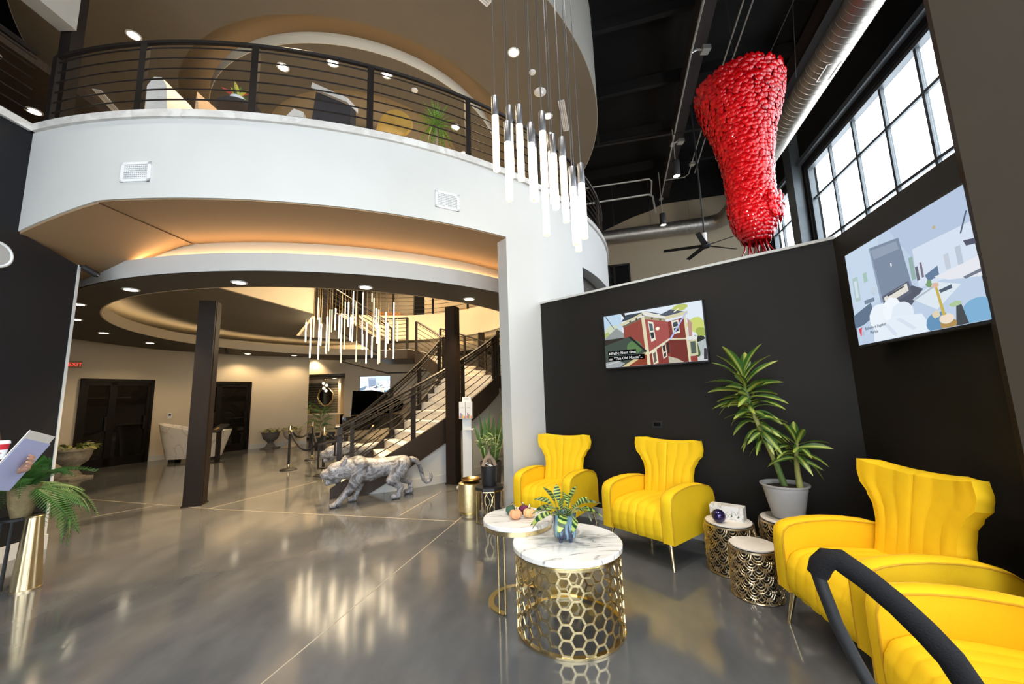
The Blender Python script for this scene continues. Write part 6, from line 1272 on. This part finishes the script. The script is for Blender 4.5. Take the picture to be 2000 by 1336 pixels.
for s_ in (-1, 1): c((0, s_*.19, 1.37), (.05, s_*.235, 1.12), .075, .062); c((.05, s_*.235, 1.12), tuple(Vector((.05, s_*.235, 1.12))*.35+HAND[s_]*.65), .062, .045)
remesh(m, 'jacket', mat('brown_suede', (.10, .045, .018), .8, var=.15), t, .013, 4)
m = MB()
for s_ in (-1, 1): m.caps((0, s_*.09, .92), (.0, s_*.10, .50), .105, .075, 14); m.caps((0, s_*.10, .50), (-.01, s_*.10, .08), .075, .055, 14)
remesh(m, 'trousers', mat('black_trousers', (.014, .013, .014), .8), t, .013, 4)
for s_ in (-1, 1):
    m = MB(); m.caps((-.06, s_*.10, .045), (.05, s_*.11, .05), .045, .042, 12); m.caps((.05, s_*.11, .045), (.17, s_*.13, .035), .042, .032, 12); m.caps((-.02, s_*.10, .08), (-.02, s_*.10, .12), .048, .05, 12); remesh(m, 'shoe', mat('tan_leather_shoe', (.22, .085, .025), .5), t, .009, 3)
m = MB(); m.caps((-.02, 0, 1.665), (-.03, 0, 1.60), .094, .09, 12)
for k in range(7): a = radians(100+160*k/6); m.caps((-.03+.05*cos(a), .085*sin(a), 1.64), (-.05+.06*cos(a), .095*sin(a), 1.40), .035, .025, 10)
remesh(m, 'hair', mat('auburn_hair', (.20, .075, .02), .6, var=.3, scale=40), t, .010, 4)
for s_ in (-1, 1): MB().ball((.088, s_*.032, 1.622), .011, 10, 6).build('eye', mat('eye_white', (.6, .6, .6), .3), t); MB().ball((.097, s_*.032, 1.622), .005, 8, 5).build('iris', M_blackpl, t)
MB().caps((.103, .02, 1.548), (.103, -.02, 1.548), .006, .006, 8).build('lips', mat('lips', (.42, .12, .10), .5), t)
def hand(root, side, fwd, out, curl):
    """root: knuckle centre; fwd: finger direction, out: thumb side"""
    f = Vector(fwd).normalized(); o = Vector(out); o = (o-f*o.dot(f)).normalized(); n = f.cross(o)*side; m = MB(); R_ = Vector(root)
    for k in (-.027, -.009, .009, .027): m.caps(R_-f*.075+o*k*.6, R_+o*k, .017, .0115, 10)
    for i, (k, L) in enumerate(((.030, .070), (.010, .080), (-.010, .074), (-.029, .058))):
        p = R_+o*k; d = f.copy(); r = .0095-.0006*i
        for j, seg in enumerate((.45, .32, .25)):
            d = (d*cos(curl[j])+n*sin(curl[j])).normalized(); q = p+d*L*seg; m.caps(p, q, r, r*.9, 10); p = q; r *= .93
    p = R_-f*.055+o*.028; d = (f*.55+o*.75+n*.2).normalized(); q = p+d*.038; m.caps(p, q, .0125, .0105, 10); d2 = (f*.85+o*.15+n*.5).normalized(); m.caps(q, q+d2*.032, .0105, .009, 10)
    return remesh(m, 'hand', M_skin, t, .0042, 2)
hand(HAND[-1], 1, (.75, .45, .05), (0, .1, 1), (.5, .8, .6)); hand(HAND[1], 1, (.70, -.40, .25), (.2, .3, 1), (.25, .65, .45))
RM = Matrix.Translation(Vector((-3.10, 2.12, 0))) @ Matrix.Rotation(radians(20), 4, 'Z')
def wl(p): return RM @ Vector(p)
# clipboard: lies on the forearm, tilted up to the right
O = Vector((-2.82, 2.237, 1.180)); U = Vector((.291, .367, .88)).normalized(); V = Vector((-.38, .735, -.29)); V = (V-U*V.dot(U)).normalized(); Nn = U.cross(V)
Bm = Matrix(((U.x, V.x, Nn.x, O.x), (U.y, V.y, Nn.y, O.y), (U.z, V.z, Nn.z, O.z), (0, 0, 0, 1)))
t2 = thing('clipboard', 'white clipboard with a lilac sheet held by the person at the left edge', 'clipboard', tuple(O))
MB().box(-.16, .16, -.115, .115, -.004, 0, Bm).build('board', mat('clipboard_white', (.70, .68, .62), .5), t2, world=True); MB().box(-.165, .115, -.105, .125, .001, .003, Bm).build('paper_sheet', mat('lilac_paper', (.42, .45, .68), .7, var=.02), t2, world=True); MB().box(.13, .158, -.06, .06, .0, .016, Bm).build('metal_clip', M_cond, t2, world=True)
MB().box(-.165, .115, -.105, .125, -.0065, -.0045, Bm).build('back_sheet', MATS['lilac_paper'], t2, world=True)
cp_ = wl(HAND[-1])+Vector((.045, .015, .035)); t2 = thing('paper_cup', 'white lidded paper cup with a red band held at the left picture edge', 'cup', (cp_.x, cp_.y, cp_.z-.05))
MB().lathe([(.001, 0), (.030, 0), (.038, .075), (.001, .075)], 24).build('cup_body', M_wpl, t2); MB().lathe([(.0360, .050), (.0392, .082), (.0388, .082)], 24, cap=False).build('red_band', mat('red_sleeve', (.55, .015, .03), .5), t2); MB().lathe([(.042, .080), (.042, .086), (.039, .096), (.034, .098), (.001, .096)], 24).build('lid', M_wpl, t2)
# ================================================================ BLACK PADDED BAR in the right foreground
t = thing('walker_handle', 'black tubular frame with thick foam-padded curved grip in the right foreground', 'handle', (.75, .8, 0))
pad = [(.628, .872, 1.058), (.634, .868, 1.078), (.645, .862, 1.092), (.660, .853, 1.094), (.700, .835, 1.060), (.735, .815, 1.022), (.762, .796, .985), (.782, .778, .950), (.797, .764, .905), (.812, .750, .84), (.822, .74, .77)]
MB().tube(pad, [.019, .021, .0215, .0215, .0215, .022, .0225, .0225, .0225, .0225, .0225], 16).build('foam_grip', M_rubber, t, world=True)
MB().tube([(.627, .873, 1.066), (.632, .868, 1.03), (.650, .868, .965), (.672, .860, .90), (.690, .845, .845), (.72, .82, .76), (.74, .80, .5), (.75, .79, .06)], .0125, 12).build('frame_tube', M_blackpl, t, world=True)
MB().tube([(.822, .74, .77), (.84, .72, .5), (.86, .70, .06)], .0125, 12).build('frame_tube', M_blackpl, t, world=True)
MB().tube([(.74, .80, .40), (.84, .72, .40)], .011, 10).build('cross_brace', M_blackpl, t, world=True)
for p in ((.75, .79, 0), (.86, .70, 0)): MB().lathe([(.001, 0), (.022, 0), (.02, .06), (.014, .07)], 14, p[:2]).build('rubber_foot', M_rubber, t, world=True)
